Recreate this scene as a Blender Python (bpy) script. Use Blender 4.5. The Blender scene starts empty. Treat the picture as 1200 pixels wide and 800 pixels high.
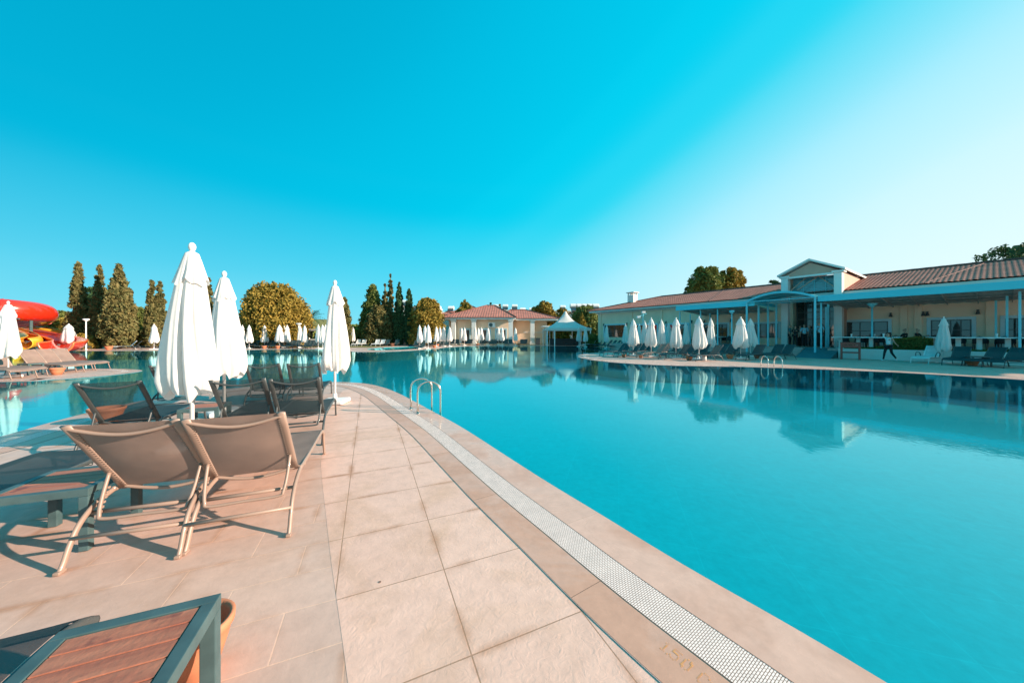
import bpy, bmesh, math, random
import numpy as np
from mathutils import Vector, Matrix, geometry
R = math.radians
SC = bpy.context.scene
COL = SC.collection

# ------------------------------------------------------------------ camera
EYE = 1.45; FPX = 385.0; HOR = 393.0
cam_d = bpy.data.cameras.new('camera'); cam = bpy.data.objects.new('camera', cam_d); COL.objects.link(cam)
cam.location = (0, 0, EYE); cam.rotation_euler = (R(90), 0, 0)
cam_d.sensor_width = 36; cam_d.lens = FPX / 1200 * 36; cam_d.shift_y = -(400 - HOR) / 1200
cam_d.clip_start = 0.05; cam_d.clip_end = 3000
SC.camera = cam

# ------------------------------------------------------------------ sky, sun, exposure
SUN_EL = 19.0
SUN_DIR = Vector((0.985, -0.17, 0)).normalized() * math.cos(R(SUN_EL)) + Vector((0, 0, math.sin(R(SUN_EL))))
w = bpy.data.worlds.new('World'); SC.world = w; w.use_nodes = True
nt = w.node_tree; bg = nt.nodes['Background']
sky = nt.nodes.new('ShaderNodeTexSky'); sky.sky_type = 'NISHITA'; sky.sun_disc = False
sky.sun_elevation = R(SUN_EL); sky.sun_rotation = math.atan2(SUN_DIR.x, SUN_DIR.y)
sky.air_density = 1.0; sky.dust_density = 1.2; sky.ozone_density = 1.0
def wn(t, **kw):
    x = nt.nodes.new(t)
    for k, v in kw.items(): setattr(x, k, v)
    return x
tcw = wn('ShaderNodeTexCoord'); nrm = wn('ShaderNodeVectorMath', operation='NORMALIZE'); nt.links.new(tcw.outputs['Generated'], nrm.inputs[0])
sepw = wn('ShaderNodeSeparateXYZ'); nt.links.new(nrm.outputs[0], sepw.inputs[0])
dotw = wn('ShaderNodeVectorMath', operation='DOT_PRODUCT'); nt.links.new(nrm.outputs[0], dotw.inputs[0]); dotw.inputs[1].default_value = SUN_DIR
def wramp(stops, src, lo, hi):
    mr = wn('ShaderNodeMapRange'); mr.inputs['From Min'].default_value = lo; mr.inputs['From Max'].default_value = hi; nt.links.new(src, mr.inputs['Value'])
    r = wn('ShaderNodeValToRGB'); r.color_ramp.interpolation = 'CARDINAL'
    e = r.color_ramp.elements
    while len(e) > 1: e.remove(e[-1])
    e[0].position, e[0].color = (stops[0][0] - lo) / (hi - lo), (*stops[0][1], 1)
    for p, c in stops[1:]:
        q = e.new((p - lo) / (hi - lo)); q.color = (*c, 1)
    nt.links.new(mr.outputs[0], r.inputs[0]); return r
# brightness towards the low sun, deeper away from it and overhead
gz = wn('ShaderNodeMath', operation='MULTIPLY_ADD'); gz.inputs[1].default_value = -1.9
nt.links.new(sepw.outputs['Z'], gz.inputs[0]); nt.links.new(dotw.outputs['Value'], gz.inputs[2])
SKY1 = wramp([(-1.7, (.0, .36, .57)), (-1.3, (.0, .46, .70)), (-.85, (.0, .57, .81)), (-.62, (.012, .63, .85)), (-.42, (.07, .68, .87)), (-.15, (.34, .79, .93)), (.15, (.60, .88, .96)), (.8, (.85, .94, .98))], gz.outputs[0], -1.9, 1.0)
HZ = wramp([(0, (.85, .85, .85)), (.06, (.65, .65, .65)), (.15, (.34, .34, .34)), (.3, (.05, .05, .05)), (.42, (0, 0, 0))], sepw.outputs['Z'], 0, 1)
mxw = wn('ShaderNodeMix', data_type='RGBA', blend_type='LIGHTEN'); mxw.inputs['B'].default_value = (.27, .73, .88, 1)
nt.links.new(HZ.outputs[0], mxw.inputs['Factor']); nt.links.new(SKY1.outputs[0], mxw.inputs['A'])
scw = wn('ShaderNodeVectorMath', operation='SCALE'); scw.inputs['Scale'].default_value = 5.4; nt.links.new(mxw.outputs['Result'], scw.inputs[0])
mnw = wn('ShaderNodeMix', data_type='RGBA'); mnw.inputs['Factor'].default_value = .03     # Nishita sky, tinted to the clear turquoise of the day
nt.links.new(scw.outputs[0], mnw.inputs['A']); tnw = wn('ShaderNodeVectorMath', operation='MULTIPLY'); tnw.inputs[1].default_value = (.1, 1, 1); nt.links.new(sky.outputs[0], tnw.inputs[0]); nt.links.new(tnw.outputs[0], mnw.inputs['B'])
nt.links.new(mnw.outputs['Result'], bg.inputs['Color'])
bg.inputs['Strength'].default_value = 0.1
sl = bpy.data.lights.new('sun', 'SUN'); sun = bpy.data.objects.new('sun', sl); COL.objects.link(sun)
sl.energy = 5.0; sl.angle = R(0.55); sl.color = (1.0, 0.80, 0.64)
sun.rotation_euler = SUN_DIR.to_track_quat('Z', 'Y').to_euler(); sun.location = (40, -10, 30)
SC.view_settings.view_transform = 'Standard'; SC.view_settings.look = 'None'
SC.view_settings.gamma = 1; SC.view_settings.use_curve_mapping = False
SC.view_settings.exposure = 1.0
SC.cycles.max_bounces = 8; SC.cycles.transparent_max_bounces = 16
SC.cycles.caustics_reflective = False; SC.cycles.caustics_refractive = False
SC.cycles.sample_clamp_indirect = 6

# ------------------------------------------------------------------ helpers
def G(px, py):
    Y = FPX * EYE / (py - HOR); return ((px - 600) / FPX * Y, Y)
def XY(px, Y): return ((px - 600) / FPX * Y, Y)
def ZP(py, Y): return EYE + (HOR - py) / FPX * Y
ORD = ['leftmost', 'second', 'third', 'fourth', 'fifth', 'sixth', 'seventh', 'eighth', 'ninth', 'tenth', 'eleventh',
       'twelfth', 'thirteenth', 'fourteenth', 'fifteenth', 'sixteenth', 'seventeenth', 'eighteenth', 'nineteenth', 'twentieth',
       'twenty-first', 'twenty-second', 'twenty-third', 'twenty-fourth']

def tag(o, label=None, cat=None, group=None, kind=None):
    if label: o['label'] = label
    if cat: o['category'] = cat
    if group: o['group'] = group
    if kind: o['kind'] = kind
    return o
def empty(name, loc=(0, 0, 0), rz=0, label=None, cat=None, group=None):
    o = bpy.data.objects.new(name, None); COL.objects.link(o); o.empty_display_size = .2
    o.location = loc; o.rotation_euler = (0, 0, rz)
    return tag(o, label, cat, group)
def obj(name, bm, m, parent=None, smooth=False, keep=False):
    if isinstance(bm, bmesh.types.BMesh):
        me = bpy.data.meshes.new(name)
        bm.normal_update(); bm.to_mesh(me); bm.free()
    else: me = bm
    if smooth: me.polygons.foreach_set('use_smooth', [True] * len(me.polygons))
    for mm in (m if isinstance(m, (list, tuple)) else [m]): me.materials.append(mm)
    o = bpy.data.objects.new(name, me); COL.objects.link(o)
    if parent: o.parent = parent
    return o
def dup(root, loc, rz, label=None, group=None, scale=None):
    r = root.copy(); COL.objects.link(r); r.location = loc; r.rotation_euler = (0, 0, rz)
    if label: r['label'] = label
    if group: r['group'] = group
    if scale: r.scale = scale
    def rec(a, b):
        for ch in list(a.children):
            c = ch.copy(); COL.objects.link(c); c.parent = b; rec(ch, c)
    rec(root, r); return r

def box(bm, x0, y0, z0, x1, y1, z1, bev=0.0, M=None, mi=0):
    vs = [bm.verts.new(v) for v in [(x0, y0, z0), (x1, y0, z0), (x1, y1, z0), (x0, y1, z0), (x0, y0, z1), (x1, y0, z1), (x1, y1, z1), (x0, y1, z1)]]
    fs = [bm.faces.new([vs[i] for i in f]) for f in ((3, 2, 1, 0), (4, 5, 6, 7), (0, 1, 5, 4), (1, 2, 6, 5), (2, 3, 7, 6), (3, 0, 4, 7))]
    for f in fs: f.material_index = mi
    if bev > 0:
        es = list({e for f in fs for e in f.edges})
        r = bmesh.ops.bevel(bm, geom=es, offset=bev, segments=2, profile=.6, affect='EDGES')
        vs = list({v for f in r['faces'] for v in f.verts} | {v for v in vs if v.is_valid})
        for f in {f for v in vs for f in v.link_faces}: f.material_index = mi
    if M is not None: bmesh.ops.transform(bm, matrix=M, verts=[v for v in vs if v.is_valid])
    return vs
def catmull(pts, n=6, closed=False):
    P = [Vector(p) for p in pts]; out = []; N = len(P)
    rng = range(N) if closed else range(N - 1)
    for i in rng:
        if closed: a, b, c, d = P[i - 1], P[i], P[(i + 1) % N], P[(i + 2) % N]
        else: a, b, c, d = P[max(i - 1, 0)], P[i], P[i + 1], P[min(i + 2, N - 1)]
        for k in range(n):
            t = k / n
            out.append(.5 * ((2 * b) + (c - a) * t + (2 * a - 5 * b + 4 * c - d) * t * t + (3 * b - a - 3 * c + d) * t ** 3))
    if not closed: out.append(P[-1])
    return out
def tube(bm, pts, r, seg=8, rx=None, up=(0, 0, 1), caps=True, closed=False, radii=None):
    """sweep an ellipse (r along 'up' side, rx sideways) along pts"""
    P = [Vector(p) for p in pts]; n = len(P); rings = []
    rx = rx or r; prev = None
    for i in range(n):
        if closed: t = P[(i + 1) % n] - P[i - 1]
        else: t = P[min(i + 1, n - 1)] - P[max(i - 1, 0)]
        t.normalize()
        if prev is None:
            u = Vector(up); s = t.cross(u)
            if s.length < .05: s = t.cross(Vector((0, 1, 0)))
            s.normalize()
        else:
            s = prev - t * prev.dot(t); s.normalize()
        prev = s; u = s.cross(t).normalized(); k = radii[i] if radii else 1
        rings.append([bm.verts.new(P[i] + s * (math.cos(a) * rx * k) + u * (math.sin(a) * r * k)) for a in [2 * math.pi * j / seg + math.pi / seg for j in range(seg)]])
    m = n if closed else n - 1
    for i in range(m):
        A, B = rings[i], rings[(i + 1) % n]
        for j in range(seg):
            bm.faces.new([A[j], A[(j + 1) % seg], B[(j + 1) % seg], B[j]])
    if caps and not closed:
        bm.faces.new(list(reversed(rings[0]))); bm.faces.new(rings[-1])
def lathe(bm, prof, seg=24, c=(0, 0, 0), cap=True):
    rings = [[bm.verts.new((c[0] + r * math.cos(2 * math.pi * j / seg), c[1] + r * math.sin(2 * math.pi * j / seg), c[2] + z)) for j in range(seg)] for r, z in prof]
    for A, B in zip(rings, rings[1:]):
        for j in range(seg): bm.faces.new([A[j], A[(j + 1) % seg], B[(j + 1) % seg], B[j]])
    if cap:
        bm.faces.new(list(reversed(rings[0]))); bm.faces.new(rings[-1])
def new(): return bmesh.new()

# ------------------------------------------------------------------ materials
def mat(name, col, rough=.6, metal=0, var=.12, vscale=3.0, bump=0.0, bscale=30.0, spec=.5, col2=None, trans=0.0, coat=0):
    m = bpy.data.materials.new(name); m.use_nodes = True; n = m.node_tree; b = n.nodes['Principled BSDF']
    b.inputs['Roughness'].default_value = rough; b.inputs['Metallic'].default_value = metal
    b.inputs['Specular IOR Level'].default_value = spec
    if coat: b.inputs['Coat Weight'].default_value = coat
    tc = n.nodes.new('ShaderNodeTexCoord')
    nz = n.nodes.new('ShaderNodeTexNoise'); nz.inputs['Scale'].default_value = vscale; nz.inputs['Detail'].default_value = 5
    n.links.new(tc.outputs['Object'], nz.inputs['Vector'])
    cr = n.nodes.new('ShaderNodeValToRGB'); cr.color_ramp.elements[0].position = .32; cr.color_ramp.elements[1].position = .68
    c2 = col2 or tuple(min(1, c * (1 + var)) for c in col)
    c1 = col if col2 else tuple(c * (1 - var) for c in col)
    cr.color_ramp.elements[0].color = (*c1, 1); cr.color_ramp.elements[1].color = (*c2, 1)
    n.links.new(nz.outputs[0], cr.inputs[0]); n.links.new(cr.outputs[0], b.inputs['Base Color'])
    if bump:
        n2 = n.nodes.new('ShaderNodeTexNoise'); n2.inputs['Scale'].default_value = bscale; n2.inputs['Detail'].default_value = 6
        bp = n.nodes.new('ShaderNodeBump'); bp.inputs['Strength'].default_value = bump; bp.inputs['Distance'].default_value = .01
        n.links.new(tc.outputs['Object'], n2.inputs['Vector']); n.links.new(n2.outputs[0], bp.inputs['Height']); n.links.new(bp.outputs[0], b.inputs['Normal'])
    return m
def nd(m, t, **kw):
    x = m.node_tree.nodes.new(t)
    for k, v in kw.items(): setattr(x, k, v)
    return x

def tiles_mat(name, c1, c2, mortar, bw, rh, off, ang, loc, msize, use_uv=False, rough=.55, bump=.5, stain=(.45, .24, .14), stain_amt=.35, relief=.4, spec=.4, rlow=None, halo=0):
    m = bpy.data.materials.new(name); m.use_nodes = True; N = m.node_tree; L = N.links; b = N.nodes['Principled BSDF']
    tc = nd(m, 'ShaderNodeTexCoord'); mp = nd(m, 'ShaderNodeMapping')
    geo = nd(m, 'ShaderNodeNewGeometry')
    L.new(tc.outputs['UV'] if use_uv else geo.outputs['Position'], mp.inputs['Vector'])
    mp.inputs['Rotation'].default_value = (0, 0, ang); mp.inputs['Location'].default_value = (*loc, 0)
    br = nd(m, 'ShaderNodeTexBrick'); br.offset = off; br.squash = 1
    br.inputs['Color1'].default_value = (*c1, 1); br.inputs['Color2'].default_value = (*c2, 1); br.inputs['Mortar'].default_value = (*mortar, 1)
    br.inputs['Scale'].default_value = 1; br.inputs['Mortar Size'].default_value = msize; br.inputs['Mortar Smooth'].default_value = .1
    br.inputs['Brick Width'].default_value = bw; br.inputs['Row Height'].default_value = rh
    L.new(mp.outputs[0], br.inputs['Vector'])
    # stains: stretched noise
    n1 = nd(m, 'ShaderNodeTexNoise'); n1.inputs['Scale'].default_value = 1.3; n1.inputs['Detail'].default_value = 8; n1.inputs['Roughness'].default_value = .62; n1.inputs['Distortion'].default_value = .8
    L.new(geo.outputs['Position'], n1.inputs['Vector'])
    r1 = nd(m, 'ShaderNodeMapRange'); r1.inputs['From Min'].default_value = .48; r1.inputs['From Max'].default_value = .72; r1.inputs['To Max'].default_value = stain_amt
    L.new(n1.outputs[0], r1.inputs['Value'])
    mx = nd(m, 'ShaderNodeMix', data_type='RGBA'); mx.inputs['B'].default_value = (*stain, 1)
    L.new(r1.outputs[0], mx.inputs['Factor']); L.new(br.outputs['Color'], mx.inputs['A'])
    if not use_uv and halo:
        b3 = nd(m, 'ShaderNodeTexBrick'); b3.offset = off; b3.squash = 1; b3.inputs['Scale'].default_value = 1; b3.inputs['Mortar Size'].default_value = .05; b3.inputs['Mortar Smooth'].default_value = 1
        b3.inputs['Brick Width'].default_value = bw; b3.inputs['Row Height'].default_value = rh; L.new(mp.outputs[0], b3.inputs['Vector'])
        n4 = nd(m, 'ShaderNodeTexNoise'); n4.inputs['Scale'].default_value = 2.4; n4.inputs['Detail'].default_value = 6; L.new(geo.outputs['Position'], n4.inputs['Vector'])
        r4 = nd(m, 'ShaderNodeMapRange'); r4.inputs['From Min'].default_value = .48; r4.inputs['From Max'].default_value = .66; r4.inputs['To Max'].default_value = halo; L.new(n4.outputs[0], r4.inputs['Value'])
        mm = nd(m, 'ShaderNodeMath', operation='MULTIPLY'); L.new(b3.outputs['Fac'], mm.inputs[0]); L.new(r4.outputs[0], mm.inputs[1])
        mh = nd(m, 'ShaderNodeMix', data_type='RGBA'); mh.inputs['B'].default_value = (.42, .19, .10, 1); L.new(mm.outputs[0], mh.inputs['Factor']); L.new(mx.outputs['Result'], mh.inputs['A']); mx = mh
    # fine grain
    n2 = nd(m, 'ShaderNodeTexNoise'); n2.inputs['Scale'].default_value = 9; n2.inputs['Detail'].default_value = 10; n2.inputs['Roughness'].default_value = .7
    L.new(geo.outputs['Position'], n2.inputs['Vector'])
    r2 = nd(m, 'ShaderNodeMapRange'); r2.inputs['From Min'].default_value = .3; r2.inputs['From Max'].default_value = .7; r2.inputs['To Min'].default_value = .88; r2.inputs['To Max'].default_value = 1.08
    L.new(n2.outputs[0], r2.inputs['Value'])
    mu = nd(m, 'ShaderNodeMix', data_type='RGBA', blend_type='MULTIPLY'); mu.inputs['Factor'].default_value = 1
    L.new(mx.outputs['Result'], mu.inputs['A']); L.new(r2.outputs[0], mu.inputs['B']); L.new(mu.outputs['Result'], b.inputs['Base Color'])
    # roughness
    r3 = nd(m, 'ShaderNodeMapRange'); r3.inputs['From Min'].default_value = .35; r3.inputs['From Max'].default_value = .65
    r3.inputs['To Min'].default_value = rlow if rlow is not None else rough * .8; r3.inputs['To Max'].default_value = rough
    L.new(n1.outputs[0], r3.inputs['Value']); L.new(r3.outputs[0], b.inputs['Roughness']); b.inputs['Specular IOR Level'].default_value = spec
    # relief
    n3 = nd(m, 'ShaderNodeTexNoise'); n3.inputs['Scale'].default_value = 22; n3.inputs['Detail'].default_value = 7; n3.inputs['Roughness'].default_value = .55; n3.inputs['Distortion'].default_value = 1.5
    L.new(geo.outputs['Position'], n3.inputs['Vector'])
    b1 = nd(m, 'ShaderNodeBump'); b1.inputs['Strength'].default_value = relief; b1.inputs['Distance'].default_value = .006
    L.new(n3.outputs[0], b1.inputs['Height'])
    b2 = nd(m, 'ShaderNodeBump', invert=True); b2.inputs['Strength'].default_value = bump; b2.inputs['Distance'].default_value = .008
    L.new(br.outputs['Fac'], b2.inputs['Height']); L.new(b1.outputs[0], b2.inputs['Normal']); L.new(b2.outputs[0], b.inputs['Normal'])
    return m

def mesh_cloth(name, col, alpha, rough=.6):
    """woven sling: solid weave mixed with open holes"""
    m = mat(name, col, rough, var=.13, vscale=5, bump=.4, bscale=260)
    N = m.node_tree; L = N.links; b = N.nodes['Principled BSDF']; out = N.nodes['Material Output']
    tr = nd(m, 'ShaderNodeBsdfTransparent'); tl = nd(m, 'ShaderNodeBsdfTranslucent'); tl.inputs['Color'].default_value = (*[c * .8 for c in col], 1)
    m1 = nd(m, 'ShaderNodeMixShader'); m1.inputs[0].default_value = .22; L.new(b.outputs[0], m1.inputs[1]); L.new(tl.outputs[0], m1.inputs[2])
    m2 = nd(m, 'ShaderNodeMixShader'); lw = nd(m, 'ShaderNodeLayerWeight'); lw.inputs['Blend'].default_value = .35
    ma = nd(m, 'ShaderNodeMapRange'); ma.inputs['From Min'].default_value = .0; ma.inputs['From Max'].default_value = .75; ma.inputs['To Min'].default_value = alpha; ma.inputs['To Max'].default_value = 0
    L.new(lw.outputs['Facing'], ma.inputs['Value']); L.new(ma.outputs[0], m2.inputs[0]); L.new(m1.outputs[0], m2.inputs[1]); L.new(tr.outputs[0], m2.inputs[2])
    L.new(m2.outputs[0], out.inputs['Surface']); return m

def cloth(name, col, tl_amt=.3):
    m = mat(name, col, .8, var=.04, vscale=2.5, bump=.25, bscale=18, spec=.2)
    N = m.node_tree; L = N.links; b = N.nodes['Principled BSDF']; out = N.nodes['Material Output']
    tl = nd(m, 'ShaderNodeBsdfTranslucent'); tl.inputs['Color'].default_value = (*col, 1)
    m1 = nd(m, 'ShaderNodeMixShader'); m1.inputs[0].default_value = tl_amt; L.new(b.outputs[0], m1.inputs[1]); L.new(tl.outputs[0], m1.inputs[2])
    L.new(m1.outputs[0], out.inputs['Surface']); return m

ANG = R(23.2)
# materials dict
M = {}
M['slab'] = tiles_mat('slab_stone', (.80, .49, .385), (.76, .46, .36), (.38, .22, .15), .6, .6, 0, -R(23.6), (.1702, .3574), .0035, rough=.6, relief=.34, stain=(.54, .31, .19), stain_amt=.5, halo=.75)
M['plank'] = tiles_mat('plank_stone', (.69, .445, .355), (.62, .40, .32), (.80, .50, .37), .62, .3, .5, -R(22.8), (.12, .05), .0035, rough=.5, relief=.15, stain=(.50, .27, .17), stain_amt=.55, halo=.7)
M['coping'] = tiles_mat('coping_stone', (.67, .405, .315), (.63, .38, .295), (.45, .28, .2), 1.7, 5, 0, 0, (0, 1), .0015, use_uv=True, rough=.5, rlow=.12, bump=.2, relief=.05, stain=(.40, .19, .12), stain_amt=.5, spec=.3)
M['border'] = tiles_mat('border_stone', (.66, .37, .27), (.54, .28, .19), (.2, .12, .08), 1.25, 5, 0, 0, (.35, 1), .002, use_uv=True, rough=.55, rlow=.3, bump=.4, relief=.1, stain=(.66, .50, .45), stain_amt=.6, spec=.25)
M['grate'] = tiles_mat('overflow_grate', (.96, .76, .69), (.94, .74, .67), (.20, .12, .09), .024, .0105, .5, R(90), (.004, .0), .0014, use_uv=True, rough=.4, bump=1, relief=0, stain=(.7, .6, .5), stain_amt=.15)
M['joint'] = mat('joint_dark', (.20, .12, .09), .8)

def water_mat():
    m = bpy.data.materials.new('pool_water'); m.use_nodes = True; N = m.node_tree; L = N.links
    N.nodes.remove(N.nodes['Principled BSDF']); out = N.nodes['Material Output']
    geo = nd(m, 'ShaderNodeNewGeometry')
    n1 = nd(m, 'ShaderNodeTexNoise'); n1.inputs['Scale'].default_value = .9; n1.inputs['Detail'].default_value = 3; n1.inputs['Distortion'].default_value = .6
    n2 = nd(m, 'ShaderNodeTexNoise'); n2.inputs['Scale'].default_value = 7; n2.inputs['Detail'].default_value = 3; n2.inputs['Distortion'].default_value = 1.2
    L.new(geo.outputs['Position'], n1.inputs['Vector']); L.new(geo.outputs['Position'], n2.inputs['Vector'])
    b1 = nd(m, 'ShaderNodeBump'); b1.inputs['Strength'].default_value = .010; b1.inputs['Distance'].default_value = .12
    b2 = nd(m, 'ShaderNodeBump'); b2.inputs['Strength'].default_value = .055; b2.inputs['Distance'].default_value = .012
    L.new(n1.outputs[0], b1.inputs['Height']); L.new(n2.outputs[0], b2.inputs['Height']); L.new(b1.outputs[0], b2.inputs['Normal'])
    # Schlick reflectance on |cos|, the same from above and below the surface
    dt = nd(m, 'ShaderNodeVectorMath', operation='DOT_PRODUCT'); L.new(b2.outputs[0], dt.inputs[0]); L.new(geo.outputs['Incoming'], dt.inputs[1])
    ab = nd(m, 'ShaderNodeMath', operation='ABSOLUTE'); L.new(dt.outputs['Value'], ab.inputs[0])
    om = nd(m, 'ShaderNodeMath', operation='SUBTRACT', use_clamp=True); om.inputs[0].default_value = 1; L.new(ab.outputs[0], om.inputs[1])
    pw = nd(m, 'ShaderNodeMath', operation='POWER'); pw.inputs[1].default_value = 5; L.new(om.outputs[0], pw.inputs[0])
    fr = nd(m, 'ShaderNodeMath', operation='MULTIPLY_ADD'); fr.inputs[1].default_value = .98; fr.inputs[2].default_value = .02; L.new(pw.outputs[0], fr.inputs[0])
    tr = nd(m, 'ShaderNodeBsdfTransparent'); tr.inputs['Color'].default_value = (.55, .97, 1.0, 1)
    gl = nd(m, 'ShaderNodeBsdfGlossy'); gl.inputs['Roughness'].default_value = .0; L.new(b2.outputs[0], gl.inputs['Normal'])
    gl.inputs['Color'].default_value = (.48, .94, .97, 1)
    mx = nd(m, 'ShaderNodeMixShader'); L.new(fr.outputs[0], mx.inputs[0]); L.new(tr.outputs[0], mx.inputs[1]); L.new(gl.outputs[0], mx.inputs[2])
    L.new(mx.outputs[0], out.inputs['Surface']); return m
M['water'] = water_mat()
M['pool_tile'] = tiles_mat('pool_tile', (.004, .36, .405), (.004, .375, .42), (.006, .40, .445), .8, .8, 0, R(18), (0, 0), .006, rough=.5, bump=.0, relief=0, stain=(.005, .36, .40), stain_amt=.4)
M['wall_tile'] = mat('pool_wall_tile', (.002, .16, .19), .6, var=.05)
M['canvas'] = cloth('umbrella_canvas', (.86, .83, .80), .3)
M['white_metal'] = mat('white_enamel', (.82, .80, .78), .35)
M['white_plastic'] = mat('white_plastic', (.80, .77, .74), .45, bump=.05)
M['tan_metal'] = mat('tan_metal', (.30, .205, .16), .42, var=.05, coat=.15)
M['dark_metal'] = mat('dark_metal', (.055, .062, .062), .4, var=.1, coat=.1)
M['grey_metal'] = mat('grey_metal', (.055, .10, .105), .5, var=.18, vscale=9)
M['tan_sling'] = mesh_cloth('tan_sling', (.31, .21, .17), .06)
M['dark_sling'] = mesh_cloth('dark_sling', (.035, .06, .065), .42)
M['white_sling'] = mesh_cloth('white_sling', (.75, .75, .73), .05)
M['steel'] = mat('stainless_steel', (.66, .62, .56), .16, metal=1, var=.03)
M['terracotta'] = mat('terracotta', (.52, .19, .095), .7, var=.12, bump=.15)
M['cream'] = mat('cream_plaster', (.88, .64, .46), .85, var=.05, vscale=1.2, bump=.1)
M['white_wall'] = mat('white_plaster', (.72, .70, .66), .8, var=.05, vscale=1.5)
M['trim'] = mat('pale_trim', (.50, .66, .70), .6, var=.05)
M['awning'] = mat('cyan_shade_fascia', (.08, .62, .74), .5, var=.05, vscale=.6)  # whitish fascia with the cyan light of the shade painted into its colour
M['post'] = mat('cyan_shade_post', (.18, .63, .73), .45, var=.05)  # whitish posts, cyan shade light mixed into the base colour
M['awning_under'] = mat('awning_underside', (.36, .38, .37), .7, var=.2, vscale=5)
M['glass'] = mat('dark_glass', (.03, .035, .035), .03, var=.4, vscale=.7, spec=1.0)
M['sky_tint_glass'] = mat('sky_tinted_glass', (.12, .36, .42), .06, var=.2, vscale=.8, spec=1.0)  # teal of the sky beyond is painted into the pane colour
M['pinkwall'] = mat('salmon_render', (.52, .33, .25), .85, var=.05)
M['wood'] = mat('slat_wood', (.42, .15, .085), .6, var=.35, vscale=5, bump=.3, bscale=40)
def wood_fix():
    m = M['wood']; N = m.node_tree; L = N.links; b = N.nodes['Principled BSDF']
    tc = nd(m, 'ShaderNodeTexCoord'); mp = nd(m, 'ShaderNodeMapping'); mp.inputs['Scale'].default_value = (2.5, 14, 8); L.new(tc.outputs['Object'], mp.inputs['Vector'])
    n1 = nd(m, 'ShaderNodeTexNoise'); n1.inputs['Scale'].default_value = 1.6; n1.inputs['Detail'].default_value = 8; L.new(mp.outputs[0], n1.inputs['Vector'])
    cr = nd(m, 'ShaderNodeValToRGB'); e = cr.color_ramp.elements; e[0].position = .3; e[0].color = (.30, .085, .05, 1); e[1].position = .75; e[1].color = (.48, .18, .105, 1); L.new(n1.outputs[0], cr.inputs[0])
    n2 = nd(m, 'ShaderNodeTexNoise'); n2.inputs['Scale'].default_value = 9; n2.inputs['Detail'].default_value = 4; L.new(tc.outputs['Object'], n2.inputs['Vector'])
    mr = nd(m, 'ShaderNodeMapRange'); mr.inputs['From Min'].default_value = .60; mr.inputs['From Max'].default_value = .68; mr.inputs['To Max'].default_value = .75; L.new(n2.outputs[0], mr.inputs['Value'])
    mx = nd(m, 'ShaderNodeMix', data_type='RGBA'); mx.inputs['B'].default_value = (.13, .03, .03, 1); L.new(mr.outputs[0], mx.inputs['Factor']); L.new(cr.outputs[0], mx.inputs['A']); L.new(mx.outputs['Result'], b.inputs['Base Color'])
wood_fix()
M['redwood'] = mat('red_wood', (.34, .07, .05), .6, var=.15)
M['asphalt'] = mat('ramp_carpet', (.05, .16, .18), .9)
M['steps'] = mat('step_stone', (.40, .33, .30), .7, var=.12)
M['bark'] = mat('bark', (.13, .085, .055), .9, var=.3, vscale=6, bump=.5)
M['red_slide'] = mat('red_fibreglass', (.62, .028, .01), .22, var=.06, coat=.4)
M['orange_slide'] = mat('orange_rim', (.85, .15, .04), .25, var=.05, coat=.4)
M['yellow_slide'] = mat('yellow_fibreglass', (.85, .42, .03), .3, var=.05, coat=.3)
M['blue_plastic'] = mat('blue_plastic', (.01, .30, .55), .5)
M['wicker'] = mat('dark_wicker', (.04, .04, .045), .7, var=.3, vscale=30, bump=.5)
M['table_top'] = mat('table_top', (.78, .82, .82), .5)
M['tent'] = cloth('tent_canvas', (.70, .66, .62), .15)
M['far_sling'] = mesh_cloth('far_sling', (.02, .055, .06), .08)
M['far_white'] = mat('far_render', (.62, .56, .50), .9, var=.08, vscale=.5)
M['ribbon'] = mat('faded_paint', (.78, .36, .13), .7, var=.15, vscale=40)

def leaf_mat(name, c1, c2, c3=None):
    m = mat(name, c1, .75, vscale=1.6, col2=c2, spec=.25)
    N = m.node_tree; L = N.links; b = N.nodes['Principled BSDF']; out = N.nodes['Material Output']
    cr = [x for x in N.nodes if x.type == 'VALTORGB'][0]; nz = [x for x in N.nodes if x.type == 'TEX_NOISE'][0]
    nz.inputs['Scale'].default_value = 2.2; nz.inputs['Detail'].default_value = 8; nz.inputs['Roughness'].default_value = .75
    tl = nd(m, 'ShaderNodeBsdfTranslucent'); L.new(cr.outputs[0], tl.inputs['Color'])
    m1 = nd(m, 'ShaderNodeMixShader'); m1.inputs[0].default_value = .18; L.new(b.outputs[0], m1.inputs[1]); L.new(tl.outputs[0], m1.inputs[2])
    L.new(m1.outputs[0], out.inputs['Surface']); return m
M['leaf_cyp'] = leaf_mat('cypress_foliage', (.045, .08, .025), (.27, .20, .075))
M['leaf_green'] = leaf_mat('green_foliage', (.045, .10, .025), (.24, .24, .06))
M['leaf_dark'] = leaf_mat('dark_foliage', (.018, .07, .035), (.07, .13, .045))
M['leaf_orange'] = leaf_mat('orange_foliage', (.12, .11, .018), (.42, .27, .05))
M['leaf_yellow'] = leaf_mat('yellow_foliage', (.20, .16, .02), (.45, .33, .06))
M['grass'] = mat('grass', (.10, .12, .03), .9, col2=(.22, .17, .05))

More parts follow.
